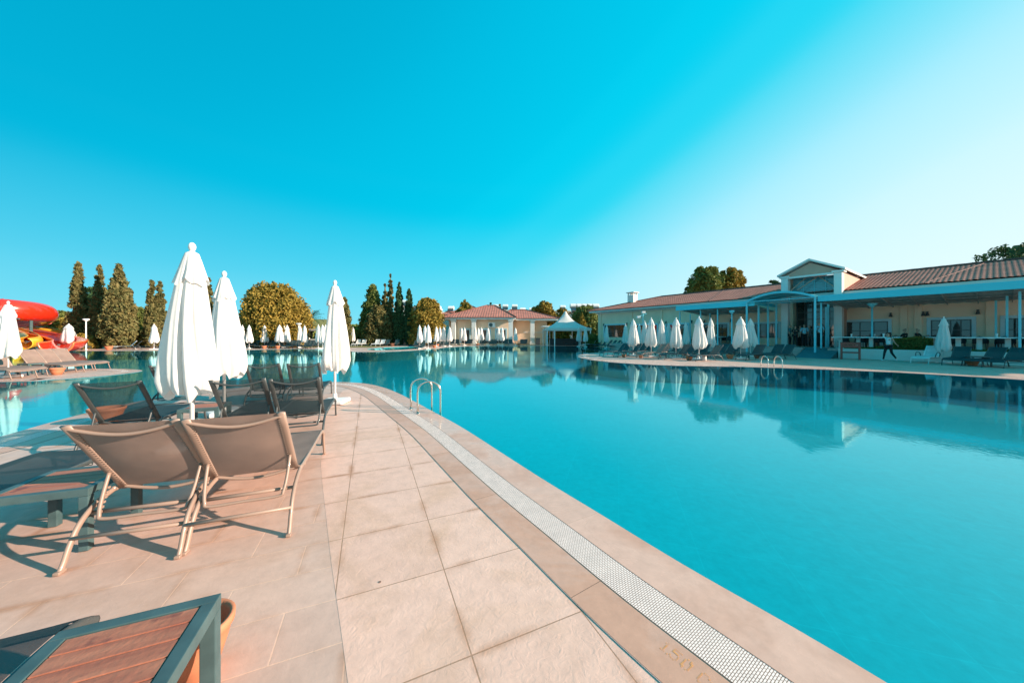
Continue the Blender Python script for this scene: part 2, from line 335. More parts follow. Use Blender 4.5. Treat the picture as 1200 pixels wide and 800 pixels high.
# ------------------------------------------------------------------ pool outline
PO = [(2.9, -7), (2.8, -3.2), (2.55, -.9), (2.12, .35), (1.59, 1.37), (1.09, 2.107), (.72, 2.70), (.343, 3.3), (-.03, 3.93), (-.82, 5.27), (-1.63, 6.49),
      (-2.32, 7.52), (-2.86, 8.3), (-3.62, 9.25), (-4.43, 9.98), (-5.4, 10.35), (-6.5, 10.2), (-7.5, 9.5), (-8.1, 8.5), (-8.3, 7.4), (-8.1, 6.4), (-7.8, 5.6), (-7.4, 4.73),
      (-7.05, 3.8), (-6.9, 2), (-7.2, 0), (-8, -6), (-12, -9), (-38, -9), (-46, -5), (-48, 3), (-46, 8.6), (-38, 9.4), (-26, 9.8), (-16.5, 10.3), (-15.2, 10.9), (-14.8, 11.6),
      (-14.8, 12.6), (-15.3, 13.6), (-16.6, 14.3), (-18.5, 14.5), (-28, 14.6), (-40, 14.8), (-50, 15.5), (-56, 19), (-57, 26), (-52, 30.3), (-45, 31.2), (-37, 31.2), (-30, 31.8),
      (-24, 34.4), (-20.5, 35), (-17.8, 34), (-15.2, 30.4), (-13.4, 29.0), (-11.2, 29.6), (-9.4, 32.2), (-8.5, 36), (-7.8, 40.5), (-6, 44.6), (-2.5, 46.2), (4.8, 46.4), (8.6, 45.6),
      (10.4, 43), (10.8, 38), (10.7, 33), (9.2, 29.6), (6.4, 27.2), (4.9, 24.3), (4.5, 21), (5.4, 18.0), (7.5, 16.1), (10.5, 15.35), (12.2, 14.7), (13.9, 13.9), (15.2, 13.0), (16.1, 12.0),
      (17.0, 10.5), (17.7, 8), (18, 2), (17.4, -5), (14, -9), (6, -9.4), (3.6, -8.6)]
OUT = [Vector((p.x, p.y)) for p in catmull([(x, y, 0) for x, y in PO], 6, closed=True)]
def area(P): return .5 * sum(P[i - 1].x * P[i].y - P[i].x * P[i - 1].y for i in range(len(P)))
SGN = 1 if area(OUT) > 0 else -1
def offset(d):
    n = len(OUT); res = []
    for i in range(n):
        t = (OUT[(i + 1) % n] - OUT[i - 1]).normalized()
        res.append(OUT[i] + Vector((t.y, -t.x)) * d * SGN)
    return res
O35, O56, O80 = offset(.35), offset(.56), offset(.80)
ARC = [0]
for i in range(len(OUT)): ARC.append(ARC[-1] + (OUT[(i + 1) % len(OUT)] - OUT[i]).length)
def ring(name, A, B, za, zb, m, wdt):
    n = len(A); verts = []; faces = []; uvs = []
    for i in range(n): verts += [(A[i].x, A[i].y, za), (B[i].x, B[i].y, zb)]
    for i in range(n):
        j = (i + 1) % n
        f = [2 * i, 2 * j, 2 * j + 1, 2 * i + 1]; u = [(ARC[i], 0), (ARC[i + 1], 0), (ARC[i + 1], wdt), (ARC[i], wdt)]
        if SGN > 0: f.reverse(); u.reverse()
        faces.append(f); uvs += u
    me = bpy.data.meshes.new(name); me.from_pydata(verts, [], faces)
    ul = me.uv_layers.new(name='UVMap')
    for k, uv in enumerate(uvs): ul.data[k].uv = uv
    me.update()
    if za == zb == 0 and me.polygons[0].normal.z < 0: me.flip_normals()
    o = obj(name, me, m); tag(o, kind='structure'); return o
ring('pool_coping', OUT, O35, -.012, .0, M['coping'], .35)
ring('pool_drain_grate', O35, O56, .001, .001, M['grate'], .21)
ring('pool_border', O56, O80, .0, .0, M['border'], .24)
ring('joint_line', offset(.798), offset(.8025), .0009, .0009, M['joint'], .006)
ring('joint_line', offset(.558), offset(.562), .0019, .0019, M['joint'], .006)
ring('joint_line', offset(.3475), offset(.351), .0019, .0019, M['joint'], .006)
bmr = new()
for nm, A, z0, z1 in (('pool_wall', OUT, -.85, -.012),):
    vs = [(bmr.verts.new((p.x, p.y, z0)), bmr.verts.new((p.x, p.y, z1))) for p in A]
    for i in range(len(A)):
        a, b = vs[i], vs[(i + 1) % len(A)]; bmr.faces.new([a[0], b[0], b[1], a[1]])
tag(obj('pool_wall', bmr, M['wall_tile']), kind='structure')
def poly_fill(name, loops, z, m):
    flat = [p for l in loops for p in l]
    tris = geometry.tessellate_polygon([[Vector((p.x, p.y, 0)) for p in l] for l in loops])
    me = bpy.data.meshes.new(name); me.from_pydata([(p.x, p.y, z) for p in flat], [], [tuple(t) for t in tris]); me.update()
    bmx = new(); bmx.from_mesh(me); bmesh.ops.recalc_face_normals(bmx, faces=bmx.faces)
    for f in bmx.faces:
        if f.normal.z < 0: f.normal_flip()
    bmx.to_mesh(me); bmx.free(); o = obj(name, me, m); tag(o, kind='structure'); return o
poly_fill('pool_floor', [OUT], -.85, M['pool_tile'])
poly_fill('pool_water', [OUT], -.022, M['water'])
KP = [Vector(G(414, 410.2)), Vector(G(404, 409)), Vector((-15.4, 37)), Vector((-15, 40)), Vector((-12.5, 42.3)), Vector((-10.8, 41)), Vector((-10.6, 36)), Vector((-11.6, 33)), Vector((-13.2, 32.3)), Vector((-15, 34))][2:]
KP = [Vector((p.x, p.y)) for p in catmull([(p.x, p.y, 0) for p in KP], 5, closed=True)]
big = [Vector(p) for p in ((-900, -300), (900, -300), (900, 1500), (-900, 1500))]
poly_fill('ground', [big, O80, KP], -.004, M['plank'])
poly_fill('small_pool_floor', [KP], -.55, M['pool_tile'])
poly_fill('small_pool_water', [KP], -.03, M['water'])
bmr = new(); vs = [(bmr.verts.new((p.x, p.y, -.55)), bmr.verts.new((p.x, p.y, -.004))) for p in KP]
for i in range(len(KP)):
    a, b = vs[i], vs[(i + 1) % len(KP)]; bmr.faces.new([a[0], b[0], b[1], a[1]])
tag(obj('small_pool_wall', bmr, M['pool_tile']), kind='structure')
# slab strip beside the pool edge (its own paving)
LB = [(-6, .2), (0, .18), (.8, -.32), (1.6, -.83), (2.115, -1.165), (3.34, -1.934), (3.72, -2.165), (4.98, -2.85), (6.0, -3.4), (7.5, -4.0), (8.6, -4.45)]
rc = [p for p in O80 if p.x < 5 and p.x > -4.5 and -6 < p.y < 9.4]
rc = [p for p in rc]; rc.sort(key=lambda p: p.y)
vs = []; fc = []
for p in rc:
    ys = [a for a, _ in LB]; lx = float(np.interp(p.y, ys, [b for _, b in LB]))
    vs += [(min(lx, p.x - .005), p.y, -.0032), (p.x, p.y, -.0032)]
for i in range(len(rc) - 1): fc.append((2 * i, 2 * i + 1, 2 * i + 3, 2 * i + 2))
me = bpy.data.meshes.new('deck_slabs'); me.from_pydata(vs, [], fc); me.update()
tag(obj('deck_slabs', me, M['slab']), kind='structure')

# ------------------------------------------------------------------ sun loungers
def lounger_parts(root, metal, sling, seg=8, hi=True, arm=False):
    W = .305
    n = 5 if hi else 2
    rail = [(.38, .345), (.8, .335), (1.3, .335), (1.55, .33), (1.68, .30), (1.76, .25)]
    def P(x, yz): return (x, yz[0], yz[1])
    bm = new()
    for s in (-1, 1):
        tube(bm, catmull([P(s * W, q) for q in rail], n), .02, seg, rx=.013)
    for y, z in ((.62, .30), (1.15, .305)): tube(bm, [(-W, y, z), (W, y, z)], .012, seg)
    tube(bm, [(-W, .075, .17), (W, .075, .17)], .0125, seg)       # low stretcher
    tube(bm, [(-W, .22, .262), (W, .22, .262)], .0125, seg)       # rack bar
    tube(bm, catmull([(-W, 1.74, .262), (-.1, 1.752, .25), (.1, 1.752, .25), (W, 1.74, .262)], n), .012, seg)
    obj('frame', bm, metal, root, smooth=True)
    for s in (-1, 1):
        bm = new(); tube(bm, catmull([P(s * W, q) for q in ((.40, .345), (.30, .325), (.20, .285), (.12, .22), (.065, .13), (.03, .05), (0.0, 0.0))], n), .019, seg, rx=.014)
        box(bm, s * W - .016, -.022, 0, s * W + .016, .03, .02, .004)
        obj('leg', bm, metal, root, smooth=True)
        bm = new(); tube(bm, catmull([P(s * W, q) for q in ((1.60, .325), (1.69, .27), (1.72, .18), (1.78, .0))], n), .018, seg, rx=.014)
        box(bm, s * W - .016, 1.76, 0, s * W + .016, 1.81, .018, .004)
        obj('leg', bm, metal, root, smooth=True)
    # back frame: leaning panel from (y .40, z .36) up to (y .02, z .90)
    B0, B1 = Vector((0, .42, .34)), Vector((0, -.02, .90)); d = (B1 - B0).normalized(); nb = Vector((0, -d.z, d.y))  # nb points behind (towards -y)
    if nb.y > 0: nb = -nb
    wb = .262
    bm = new()
    for s in (-1, 1):
        q = [B0 + Vector((s * wb, 0, 0)), B0.lerp(B1, .5) + Vector((s * wb, 0, 0)), B1 + Vector((s * wb, 0, 0))]
        tube(bm, catmull(q, 2), .012, seg if hi else 6, rx=.028, up=tuple(nb))
    for t, dz, sag in ((.955, .0, -.045), (.03, 0, -.035)):
        c = B0.lerp(B1, t)
        tube(bm, catmull([c + Vector((-wb, 0, 0)), c + Vector((-wb * .5, 0, 0)) + d * sag * .75 + nb * .02, c + d * sag + nb * .03, c + Vector((wb * .5, 0, 0)) + d * sag * .75 + nb * .02, c + Vector((wb, 0, 0))], n), .012, seg)
    if hi:
        for s in (-1, 1):
            for k in range(26):
                c = B0.lerp(B1, .08 + k * .033) + Vector((s * (wb - .022), 0, 0)) + nb * .008
                tube(bm, [c - Vector((.008, 0, 0)), c + Vector((.008, 0, 0))], .003, 5)
    obj('back_frame', bm, metal, root, smooth=True)
    # support bracket with teeth
    bm = new()
    top = B0.lerp(B1, .30)
    low = Vector((0, .16, .235)); wu = .235
    pts = [top + Vector((-wb + .006, 0, 0)) + nb * .012, top.lerp(low, .5) + Vector((-wb + .012, 0, 0)) + nb * .012, low + Vector((-wu, .008, .03)), low + Vector((-wu + .03, 0, 0)), low, low + Vector((wu - .03, 0, 0)), low + Vector((wu, .008, .03)), top.lerp(low, .5) + Vector((wb - .012, 0, 0)) + nb * .012, top + Vector((wb - .006, 0, 0)) + nb * .012]
    tube(bm, catmull(pts, n), .011, seg)
    if hi:
        for s in (-1, 1):
            for k in range(6):
                c = top.lerp(low, .35 + k * .1) + Vector((s * (wb - .014), .016, -.004))
                box(bm, c.x - .006, c.y - .006, c.z - .012, c.x + .006, c.y + .012, c.z + .004, .002)
    obj('support_bracket', bm, metal, root, smooth=True)
    # slings as thin sheets
    def sheet(cp, wd, name, sagf=.0, th=.003, sagdir=None):
        bm = new(); path = catmull(cp, 5 if hi else 2); m = 12 if hi else 4; rows = []
        for i, p in enumerate(path):
            row = []
            for j in range(m + 1):
                x = -wd + 2 * wd * j / m; t = i / (len(path) - 1)
                s = sagf * math.sin(math.pi * t) * (1 - (x / wd) ** 2)
                q = Vector((x, p.y, p.z)) + (sagdir or Vector((0, 0, -1))) * s
                row.append(bm.verts.new(q))
            rows.append(row)
        for a, b in zip(rows, rows[1:]):
            for j in range(m): bm.faces.new([a[j], a[j + 1], b[j + 1], b[j]])
        return obj(name, bm, sling, root, smooth=True)
    sheet([B0 + d * .01, B0.lerp(B1, .35), B0.lerp(B1, .7), B1 - d * .004], wb - .012, 'back_sling', .03, sagdir=nb)
    sheet([(0, .44, .355), (0, .8, .352), (0, 1.2, .352), (0, 1.5, .352), (0, 1.63, .338), (0, 1.72, .30), (0, 1.765, .262)], W - .008, 'seat_sling', .02)
    if arm:
        for s in (-1, 1):
            bm = new(); tube(bm, catmull([(s * (W + .02), .55, .34), (s * (W + .04), .56, .50), (s * (W + .05), .75, .56), (s * (W + .05), 1.0, .53), (s * (W + .03), 1.08, .34)], n), .018, seg)
            obj('armrest', bm, M['dark_metal'], root, smooth=True)

LOC0 = (0, 0, 0)
def place_first(o, loc, rz, label, group=None):
    o.location = loc; o.rotation_euler = (0, 0, rz); tag(o, label, 'sun lounger', group); return o
gN = 'sun loungers on the near deck'
tanhi = empty('sun_lounger'); lounger_parts(tanhi, M['tan_metal'], M['tan_sling'])
place_first(tanhi, (-2.465, 2.09, 0), R(17.5), 'tan sling sun lounger seen from behind, beside the slatted table, left of its tan twin', gN)
dup(tanhi, (-1.90, 2.265, 0), R(22.5), 'tan sling lounger seen from behind, right of its twin, nearest the slab walkway', gN)
dkhi = empty('sun_lounger'); lounger_parts(dkhi, M['dark_metal'], M['dark_sling'])
place_first(dkhi, (-4.78, 3.90, 0), R(25), 'charcoal mesh sun lounger in front of the terracotta pot, behind the left tan lounger', gN)
for (x, y, a, l) in ((-3.44, 4.13, 23, 'charcoal mesh lounger just right of the largest umbrella pole, behind the tan pair'),
                     (-2.80, 4.24, 23, 'charcoal mesh lounger nearest the square white umbrella base, seen from behind'),
                     (-4.86, 6.40, 23, 'charcoal lounger by the pool edge, left one of the two farthest on the near deck'),
                     (-4.12, 6.50, 23, 'charcoal lounger by the pool edge, right one of the two farthest on the near deck'),
                     (-6.35, 6.10, 25, 'charcoal lounger half hidden behind the large folded white umbrella')):
    dup(dkhi, (x, y, 0), R(a), l, gN)
dup(dkhi, (-3.62, 1.75, 0), R(21), 'charcoal lounger with shaded teal seat behind the slatted table at the left edge', gN)
dup(dkhi, (-1.36, -.36, 0), R(22.5), 'charcoal lounger whose foot end shows behind the wooden table in the bottom corner', gN)

# ------------------------------------------------------------------ side tables
def side_table(loc, rz, label, S=.46, H=.42, leg=.05, n=5):
    t = empty('side_table', loc, rz, label, 'side table', 'slatted side tables between the loungers')
    h = S / 2; fw = .045
    bm = new()
    for a in range(4):
        Mx = Matrix.Rotation(a * math.pi / 2, 4, 'Z')
        box(bm, -h + (0 if a % 2 == 0 else fw + .0005), -h, H - .05, h - (0 if a % 2 == 0 else fw + .0005), -h + fw, H, .003, Mx)
    obj('table_frame', bm, M['grey_metal'], t)
    bm = new(); iw = 2 * (h - fw) - .006; pw = iw / n
    for k in range(n):
        y0 = -iw / 2 + k * pw
        box(bm, -iw / 2, y0 + .0022, H - .028, iw / 2, y0 + pw - .0022, H - .003, .003)
    obj('table_top', bm, M['wood'], t)
    for sx in (-1, 1):
        for sy in (-1, 1):
            bm = new(); x, y = sx * (h - leg / 2 - .001), sy * (h - leg / 2 - .001)
            box(bm, x - leg / 2, y - leg / 2, 0, x + leg / 2, y + leg / 2, H - .052, .004)
            obj('leg', bm, M['grey_metal'], t)
    return t
side_table((-3.19, 2.37, 0), R(20), 'slatted wooden side table with dark frame left of the tan loungers', S=.52)
side_table((-1.287, 1.024, 0), R(22.5), 'weathered brown slatted table with grey-green frame in the bottom left corner', S=.45)
side_table((-4.52, 4.85, 0), R(22), 'small slatted side table beneath the second big umbrella, behind charcoal loungers')

def pot(name, loc, r, h, label):
    bm = new(); prof = [(r * .55, 0), (r * .62, h * .02), (r * .9, h * .55), (r * 1.0, h * .80), (r * 1.08, h * .84), (r * 1.1, h * .97), (r * 1.06, h), (r * .96, h), (r * .92, h * .9), (r * .8, h * .5), (r * .5, h * .2)]
    lathe(bm, prof, 32); o = obj(name, bm, M['terracotta'], smooth=True); o.location = loc
    tag(o, label, 'flower pot', 'empty terracotta pots'); return o
pot('terracotta_pot', (-1.365, 1.42, 0), .12, .215, 'orange terracotta pot behind the leg of the wooden table in the bottom corner')
pot('terracotta_pot', (-6.72, 5.45, 0), .20, .26, 'wide terracotta bowl by the left pool edge seen through the charcoal lounger')

bm = new(); lathe(bm, [(.10, 0), (.105, .02), (.105, .20), (.09, .21)], 20)
o = obj('white_bucket', bm, M['white_plastic'], smooth=True); o.location = (-4.55, 4.62, 0); tag(o, 'small round white tub under the far slatted table', 'tub')

# ------------------------------------------------------------------ umbrellas
def canopy_mesh(seed, ns=144, nr=44, wide=1.0):
    rnd = random.Random(seed)
    ph = [rnd.uniform(0, 6.28) for _ in range(8)]
    ribs = 8
    ztop, zb = 2.48, .70
    # main cloth
    bm = new()
    def fold(a, t):
        tw = a + .25 * math.sin(3 * t + ph[0]) * t + .10 * math.sin(a * 2 + ph[1])
        f = abs(math.sin(tw * ribs / 2)) ** .75
        g = .5 + .5 * math.sin(tw * 3 + ph[2] + 1.5 * t)
        h = math.sin(tw * 13 + ph[3] + 2 * t) * .10
        return f * .62 + g * .38 + h
    def Rm(t):  # 0 top, 1 bottom
        pts = [(0, .075), (.08, .13), (.25, .185), (.5, .262), (.75, .33), (.88, .355), (.95, .345), (1, .30)]
        return float(np.interp(t, [p[0] for p in pts], [p[1] for p in pts]))
    rows = []
    for i in range(nr + 1):
        t = i / nr; row = []
        for j in range(ns):
            a = 2 * math.pi * j / ns
            f = fold(a, t); A = .10 + (.45 if wide == 1 else .34) * min(1, t * 1.6)
            r = wide * Rm(t) * (1 - A + A * f * 1.12)
            lx = .035 * math.sin(2.2 * t + ph[4]); ly = .03 * math.sin(1.9 * t + ph[5])
            hem = 1.0 + (.03 * math.sin(a * 4 + ph[6]) + .014 * math.sin(a * 9 + ph[7]) + .012 * math.sin(a * 2 + ph[2])) * t ** 4
            z = ztop - (ztop - zb) * t * hem
            if t > .88: r *= 1 - (t - .88) * 1.0 * (.5 + .5 * math.sin(a * 3 + ph[1]))
            row.append(bm.verts.new((r * math.cos(a) + lx * t, r * math.sin(a) + ly * t, z)))
        rows.append(row)
    for A_, B_ in zip(rows, rows[1:]):
        for j in range(ns): bm.faces.new([A_[j], B_[j], B_[(j + 1) % ns], A_[(j + 1) % ns]])
    me = bpy.data.meshes.new('canopy'); bm.to_mesh(me); bm.free()
    # top cap (vent)
    bm = new(); rows = []
    for i in range(13):
        t = i / 12; row = []
        for j in range(ns):
            a = 2 * math.pi * j / ns
            f = fold(a, t * .25); A = .05 + .25 * t
            r = float(np.interp(t, [0, .06, .3, .8, 1], [.02, .085, .125, .20, .232])) * (.92 if wide == 1 else .76) * (1 - A + A * f * 1.15)
            z = 2.53 - .42 * t - (.035 * math.sin(a * 4 + ph[3]) + .02 * math.sin(a * 8 + ph[4])) * t * t
            row.append(bm.verts.new((r * math.cos(a), r * math.sin(a), z)))
        rows.append(row)
    for A_, B_ in zip(rows, rows[1:]):
        for j in range(ns): bm.faces.new([A_[j], B_[j], B_[(j + 1) % ns], A_[(j + 1) % ns]])
    me2 = bpy.data.meshes.new('vent_cap'); bm.to_mesh(me2); bm.free()
    return me, me2
def umbrella(seed, ns=144, nr=44, wide=1.0):
    u = empty('closed_umbrella')
    c, v = canopy_mesh(seed, ns, nr, wide); oc = obj('canopy', c, M['canvas'], u, smooth=True); obj('vent_cap', v, M['canvas'], u, smooth=True)
    bm = new(); lathe(bm, [(.024, .07), (.024, 2.54)], 14); obj('pole', bm, M['white_metal'], u, smooth=True)
    bm = new(); lathe(bm, [(.012, 2.52), (.03, 2.54), (.038, 2.565), (.040, 2.585), (.034, 2.61), (.02, 2.63), (.004, 2.636)], 14); obj('finial', bm, M['white_plastic'], u, smooth=True)
    bm = new(); box(bm, -.24, -.24, .004, .24, .24, .085, .03); lathe(bm, [(.045, .08), (.04, .2), (.03, .21)], 14)
    obj('base', bm, M['white_plastic'], u)
    return u
def place_umb(o, loc, rz, label, group=None, s=1.0):
    o.location = loc; o.rotation_euler = (0, 0, rz); o.scale = (s, s, 1); tag(o, label, 'umbrella', group)
gU = 'folded white umbrellas on the near deck'
ua = umbrella(3, wide=.86); place_umb(ua, (-4.09, 4.2, 0), R(10), 'largest folded white umbrella, standing just behind the tan loungers', gU, 1.0)
ub = umbrella(8, wide=.84); place_umb(ub, (-5.30, 6.05, 0), R(50), 'folded white umbrella leaning out right behind the largest one', gU, 1.0)
uc = umbrella(21, wide=.80); place_umb(uc, (-3.80, 7.05, 0), R(95), 'folded white umbrella on a square white base beside the slab walkway', gU, 1.0)
us = [umbrella(k, 48, 16) for k in (5, 12, 30)]
uidx = [0]
rr = random.Random(4)
def umb(px, Y, label, group, s=1.0):
    k = uidx[0]; uidx[0] += 1; x = (px - 600) / FPX * Y; rz = rr.uniform(0, 6.28); s = s * rr.uniform(.9, 1.12)
    if k < 3: o = us[k]; place_umb(o, (x, Y, 0), rz, label, group, s)
    else:
        o = dup(us[k % 3], (x, Y, 0), rz, label, group, scale=(s, s, rr.uniform(.985, 1.015)))
    return o
umb(9.6, 11.32, 'folded white umbrella on the narrow island among tan loungers', 'folded umbrellas at the left bank', 1.0)
umb(80.5, 33, 'folded white umbrella standing right behind the red slide mouth', 'folded umbrellas at the left bank', 1.9)
umb(180.5, 33.5, 'folded white umbrella in front of the twin cypresses', 'folded umbrellas at the left bank', 1.15)
g = 'folded white umbrellas along the bank before the round bush'
L = [(284, 36.8), (292, 35.6), (310, 36.6), (327.5, 36.4), (333, 38.2), (336.5, 37), (351.5, 38), (357, 36.2), (373, 35.2), (378, 33.8), (381.5, 36)]
for i, (px, Y) in enumerate(L):
    umb(px, Y + .6, '%s folded white umbrella, counted from the left, in the row before the round orange-green bush' % ORD[i] if i else 'leftmost folded white umbrella in the row before the round orange-green bush', g, 1.25 if i in (2, 3) else 1)
umb(413.6, 46, 'folded white umbrella alone beside the white loungers of the small pool', 'folded umbrellas beside the small pool')
g = 'folded white umbrellas in the row before the cream pavilion'
L = [(491.6, 35.5), (498, 38), (501.8, 34.8), (511.4, 42.5), (515.6, 45), (520, 43.8), (527, 43.5), (541, 48.4), (544.4, 47.2), (557, 47.4), (560.6, 48.6), (564.2, 49), (572, 47.5), (584.2, 48.2), (588.5, 47.4), (604, 47.6)]
for i, (px, Y) in enumerate(L):
    umb(px, Y, '%s folded white umbrella, counted from the left, in the row leading past the cream pavilion' % ORD[i] if i else 'leftmost folded white umbrella in the row leading past the cream pavilion', g)
umb(678, 44, 'folded white umbrella at the open front of the pointed tent', 'folded umbrellas beside the tent')
umb(686, 42, 'folded white umbrella right of the pointed tent', 'folded umbrellas beside the tent')
g = 'folded white umbrellas on the right bank'
L = [(711, 37.5, 'blue-shaded'), (733, 33, 'blue-shaded'), (742, 23.2, 'broad sunlit'), (749, 31, 'blue-shaded'), (755.5, 25.5, 'slim sunlit'), (763, 22.4, 'broad sunlit'), (775, 24.5, 'slim sunlit'), (783.5, 31, 'blue-shaded'), (792, 20.9, 'broad sunlit'),
     (803.6, 29, 'blue-shaded'), (819, 19.6, 'tall'), (833, 22.0, 'half-shaded'), (868, 20.3, 'broad half-lit'), (879.5, 22.6, 'half-shaded')]
for i, (px, Y, ad) in enumerate(L):
    umb(px, Y, '%s folded umbrella, %s from the left of those on the right bank' % (ad, 'first' if i == 0 else ORD[i]), g, 1.15 if 'broad' in ad or ad == 'tall' else .95)
umb(1106, 17.3, 'blue-shaded folded umbrella beside the white lounger at the right', g, .8).scale = (.82, .82, .93)

# ------------------------------------------------------------------ far loungers
fl_d = empty('sun_lounger'); lounger_parts(fl_d, M['dark_metal'], M['far_sling'], seg=5, hi=False)
fl_t = empty('sun_lounger'); lounger_parts(fl_t, M['tan_metal'], M['tan_sling'], seg=5, hi=False)
fl_w = empty('sun_lounger'); lounger_parts(fl_w, M['white_metal'], M['white_sling'], seg=5, hi=False)
fl_a = empty('sun_lounger'); lounger_parts(fl_a, M['white_metal'], M['white_sling'], seg=6, hi=False, arm=True)
used = set()
def flounge(proto, px, Y, rz, label, group):
    x = (px - 600) / FPX * Y
    if id(proto) not in used:
        used.add(id(proto)); return place_first(proto, (x, Y, 0), rz, label, group)
    o = dup(proto, (x, Y, 0), rz, label, group); return o
TOP = math.pi   # foot towards the camera
# island, tan (foot to the right)
g = 'tan loungers on the narrow island'
isl = [(-18.15, 10.95, 'nearest the camera, in front of the umbrella pole'), (-18.55, 11.68, 'just behind the umbrella pole'), (-18.9, 12.8, 'beyond the small table'), (-19.2, 13.45, 'second from the back edge'), (-19.5, 14.1, 'farthest, at the back edge')]
for i, (x, y, l) in enumerate(isl):
    flounge(fl_t, x / y * FPX + 600, y, R(-90 + (3, -4, 2, 0, 3)[i]), 'tan lounger on the narrow island, ' + l, g)
g = 'grey loungers on the left bank'
for i, (px, Y) in enumerate([(93, 34.2), (97, 34.3), (160, 34.5), (166, 34.6), (186, 34.6)]):
    flounge(fl_w if i == 2 else fl_d, px, Y, TOP + R(-35 if i > 1 else 60), ('white' if i == 2 else 'grey') + ' lounger, %s on the left bank under the cypresses' % ('first' if i == 0 else ORD[i]), g)
g = 'grey loungers in the row before the round bush'
pxs = [272, 279, 287, 296, 303, 316, 322, 331, 340, 346, 351, 361, 367, 371]
for i, px in enumerate(pxs):
    flounge(fl_d, px, 37.8, TOP + R(rr.uniform(-8, 8)), 'grey lounger, %s from the left in the row before the round bush' % ('first' if i == 0 else ORD[i]), g)
g = 'white loungers beyond the small pool'
for i, px in enumerate((421, 427.5, 443, 449.5)):
    flounge(fl_w, px, 46.5, TOP + R(rr.uniform(-6, 6)), 'white lounger with upright back beyond the small pool, %s from the left' % ('first', 'second', 'third', 'fourth')[i], g)
g = 'dark loungers before the cream pavilion'
pxs = [455, 466, 489, 496, 506, 514, 519, 524, 531, 536, 548, 552, 567, 576, 580, 593, 598, 612, 616]
for i, px in enumerate(pxs):
    Y = 46.5 if px < 470 else (37 if px < 500 else (43 if px < 510 else 49.4))
    if 500 < px < 530: Y = 45.5
    flounge(fl_d, px, Y, TOP + R(rr.uniform(-8, 8)), 'dark lounger, %s from the left in the row leading past the cream pavilion' % ('first' if i == 0 else ORD[i]), g)
# right bank
DN = Vector((-.827, -.562)); rzR = math.atan2(-DN.x, DN.y)
g = 'dark loungers on the far inlet bank before the clubhouse'
for i, (px, Y) in enumerate([(677, 45.5), (684, 46), (694, 45), (698, 43.5), (705, 43), (711, 41), (717, 40), (722, 39), (727, 38), (731, 36.5)]):
    flounge(fl_w if i == 3 else fl_d, px, Y, rzR - R(22), '%s lounger, %s from the left on the inlet bank before the clubhouse' % ('white' if i == 3 else 'dark', 'first' if i == 0 else ORD[i]), g)
g = 'loungers on the right bank facing the pool'
row = [(732.5, 22.9, 'd'), (738, 24.6, 'd'), (750, 22.2, 'd'), (757, 24.0, 'd'), (765, 25.5, 'd'), (778, 21.3, 't'), (785, 22.6, 't'), (796, 24, 'd'), (806, 20.2, 'd'), (813, 21.6, 'd'),
       (824, 23.0, 'd'), (829, 21.2, 'd'), (843, 19.0, 'd'), (851, 22.3, 'd'), (860, 21.3, 'd'), (866, 23.2, 'd'), (892, 19.9, 'd'), (914, 20.9, 'd'), (927, 20.3, 'd')]
for i, (px, Y, k) in enumerate(row):
    flounge({'d': fl_d, 't': fl_t}[k], px, Y, rzR - R(20 + rr.uniform(-6, 6)), '%s lounger, %s from the left in the crowded group on the right bank' % ({'d': 'dark', 't': 'tan'}[k], 'first' if i == 0 else ORD[i]), g)
g = 'loungers by the low terrace wall'
flounge(fl_a, 1095, 17.75, rzR - R(12), 'white lounger with dark armrests left of the single shaded umbrella', g)
flounge(fl_d, 1128, 16.7, rzR - R(8), 'dark lounger between the shaded umbrella and the small dark table', g)
flounge(fl_d, 1170, 15.7, rzR - R(24), 'dark lounger right of the small dark table by the terrace wall', g)
flounge(fl_d, 1196, 15.1, rzR - R(24), 'dark lounger at the right edge by the terrace wall', g)

small_t = side_table((*XY(1146, 15.9), 0), R(-30), 'small dark side table above the terracotta bowl by the terrace wall', S=.6, H=.45)
side_table((*XY(872, 20.4), 0), R(-30), 'small dark side table between two dark loungers on the right bank', S=.5)
side_table((*XY(36, 12.22), 0), R(0), 'side table between the island loungers beside the umbrella pole', S=.42, H=.42)
for (px, Y, r, l) in ((67, 12.2, .18, 'orange terracotta pot between tan loungers on the narrow island'), (127.5, 32.8, .28, 'terracotta pot on the left bank below the cypresses'), (309.5, 36.0, .24, 'terracotta pot on the bank, left of two below the round bush'), (325.2, 36.0, .24, 'terracotta pot on the bank, right of two below the round bush'),
                   (460, 45.0, .26, 'terracotta pot between white loungers and the slender cypresses'), (509, 38.5, .22, 'terracotta pot near the umbrellas at the bank corner'), (512.3, 43.3, .24, 'terracotta pot left of the pavilion umbrellas'), (559.5, 47.2, .22, 'terracotta pot in the middle of the pavilion umbrellas'), (608, 47.4, .22, 'terracotta pot right of the last pavilion umbrella'),
                   (731, 21.9, .14, 'terracotta pot under the leftmost front lounger of the right bank'), (751, 21.0, .14, 'terracotta pot beside the broad umbrella on the right bank'), (807.5, 19.3, .19, 'terracotta pot left of the tall umbrella on the right bank'),
                   (855.5, 20.4, .2, 'terracotta pot between the tall umbrella and the entrance loungers'), (887, 20.9, .17, 'terracotta pot under the lounger beside the entrance pair'), (1139.5, 15.8, .22, 'terracotta bowl under the small dark table by the terrace wall')):
    pot('terracotta_pot', (*XY(px, Y), 0), r, r * 1.35, l)
bm = new(); lathe(bm, [(.16, 0), (.165, .02), (.15, .3), (.12, .33)], 16); o = obj('white_bucket', bm, M['white_plastic'], smooth=True); o.location = (*XY(824.5, 19.2), 0); tag(o, 'round white tub at the foot of the tall umbrella', 'tub')

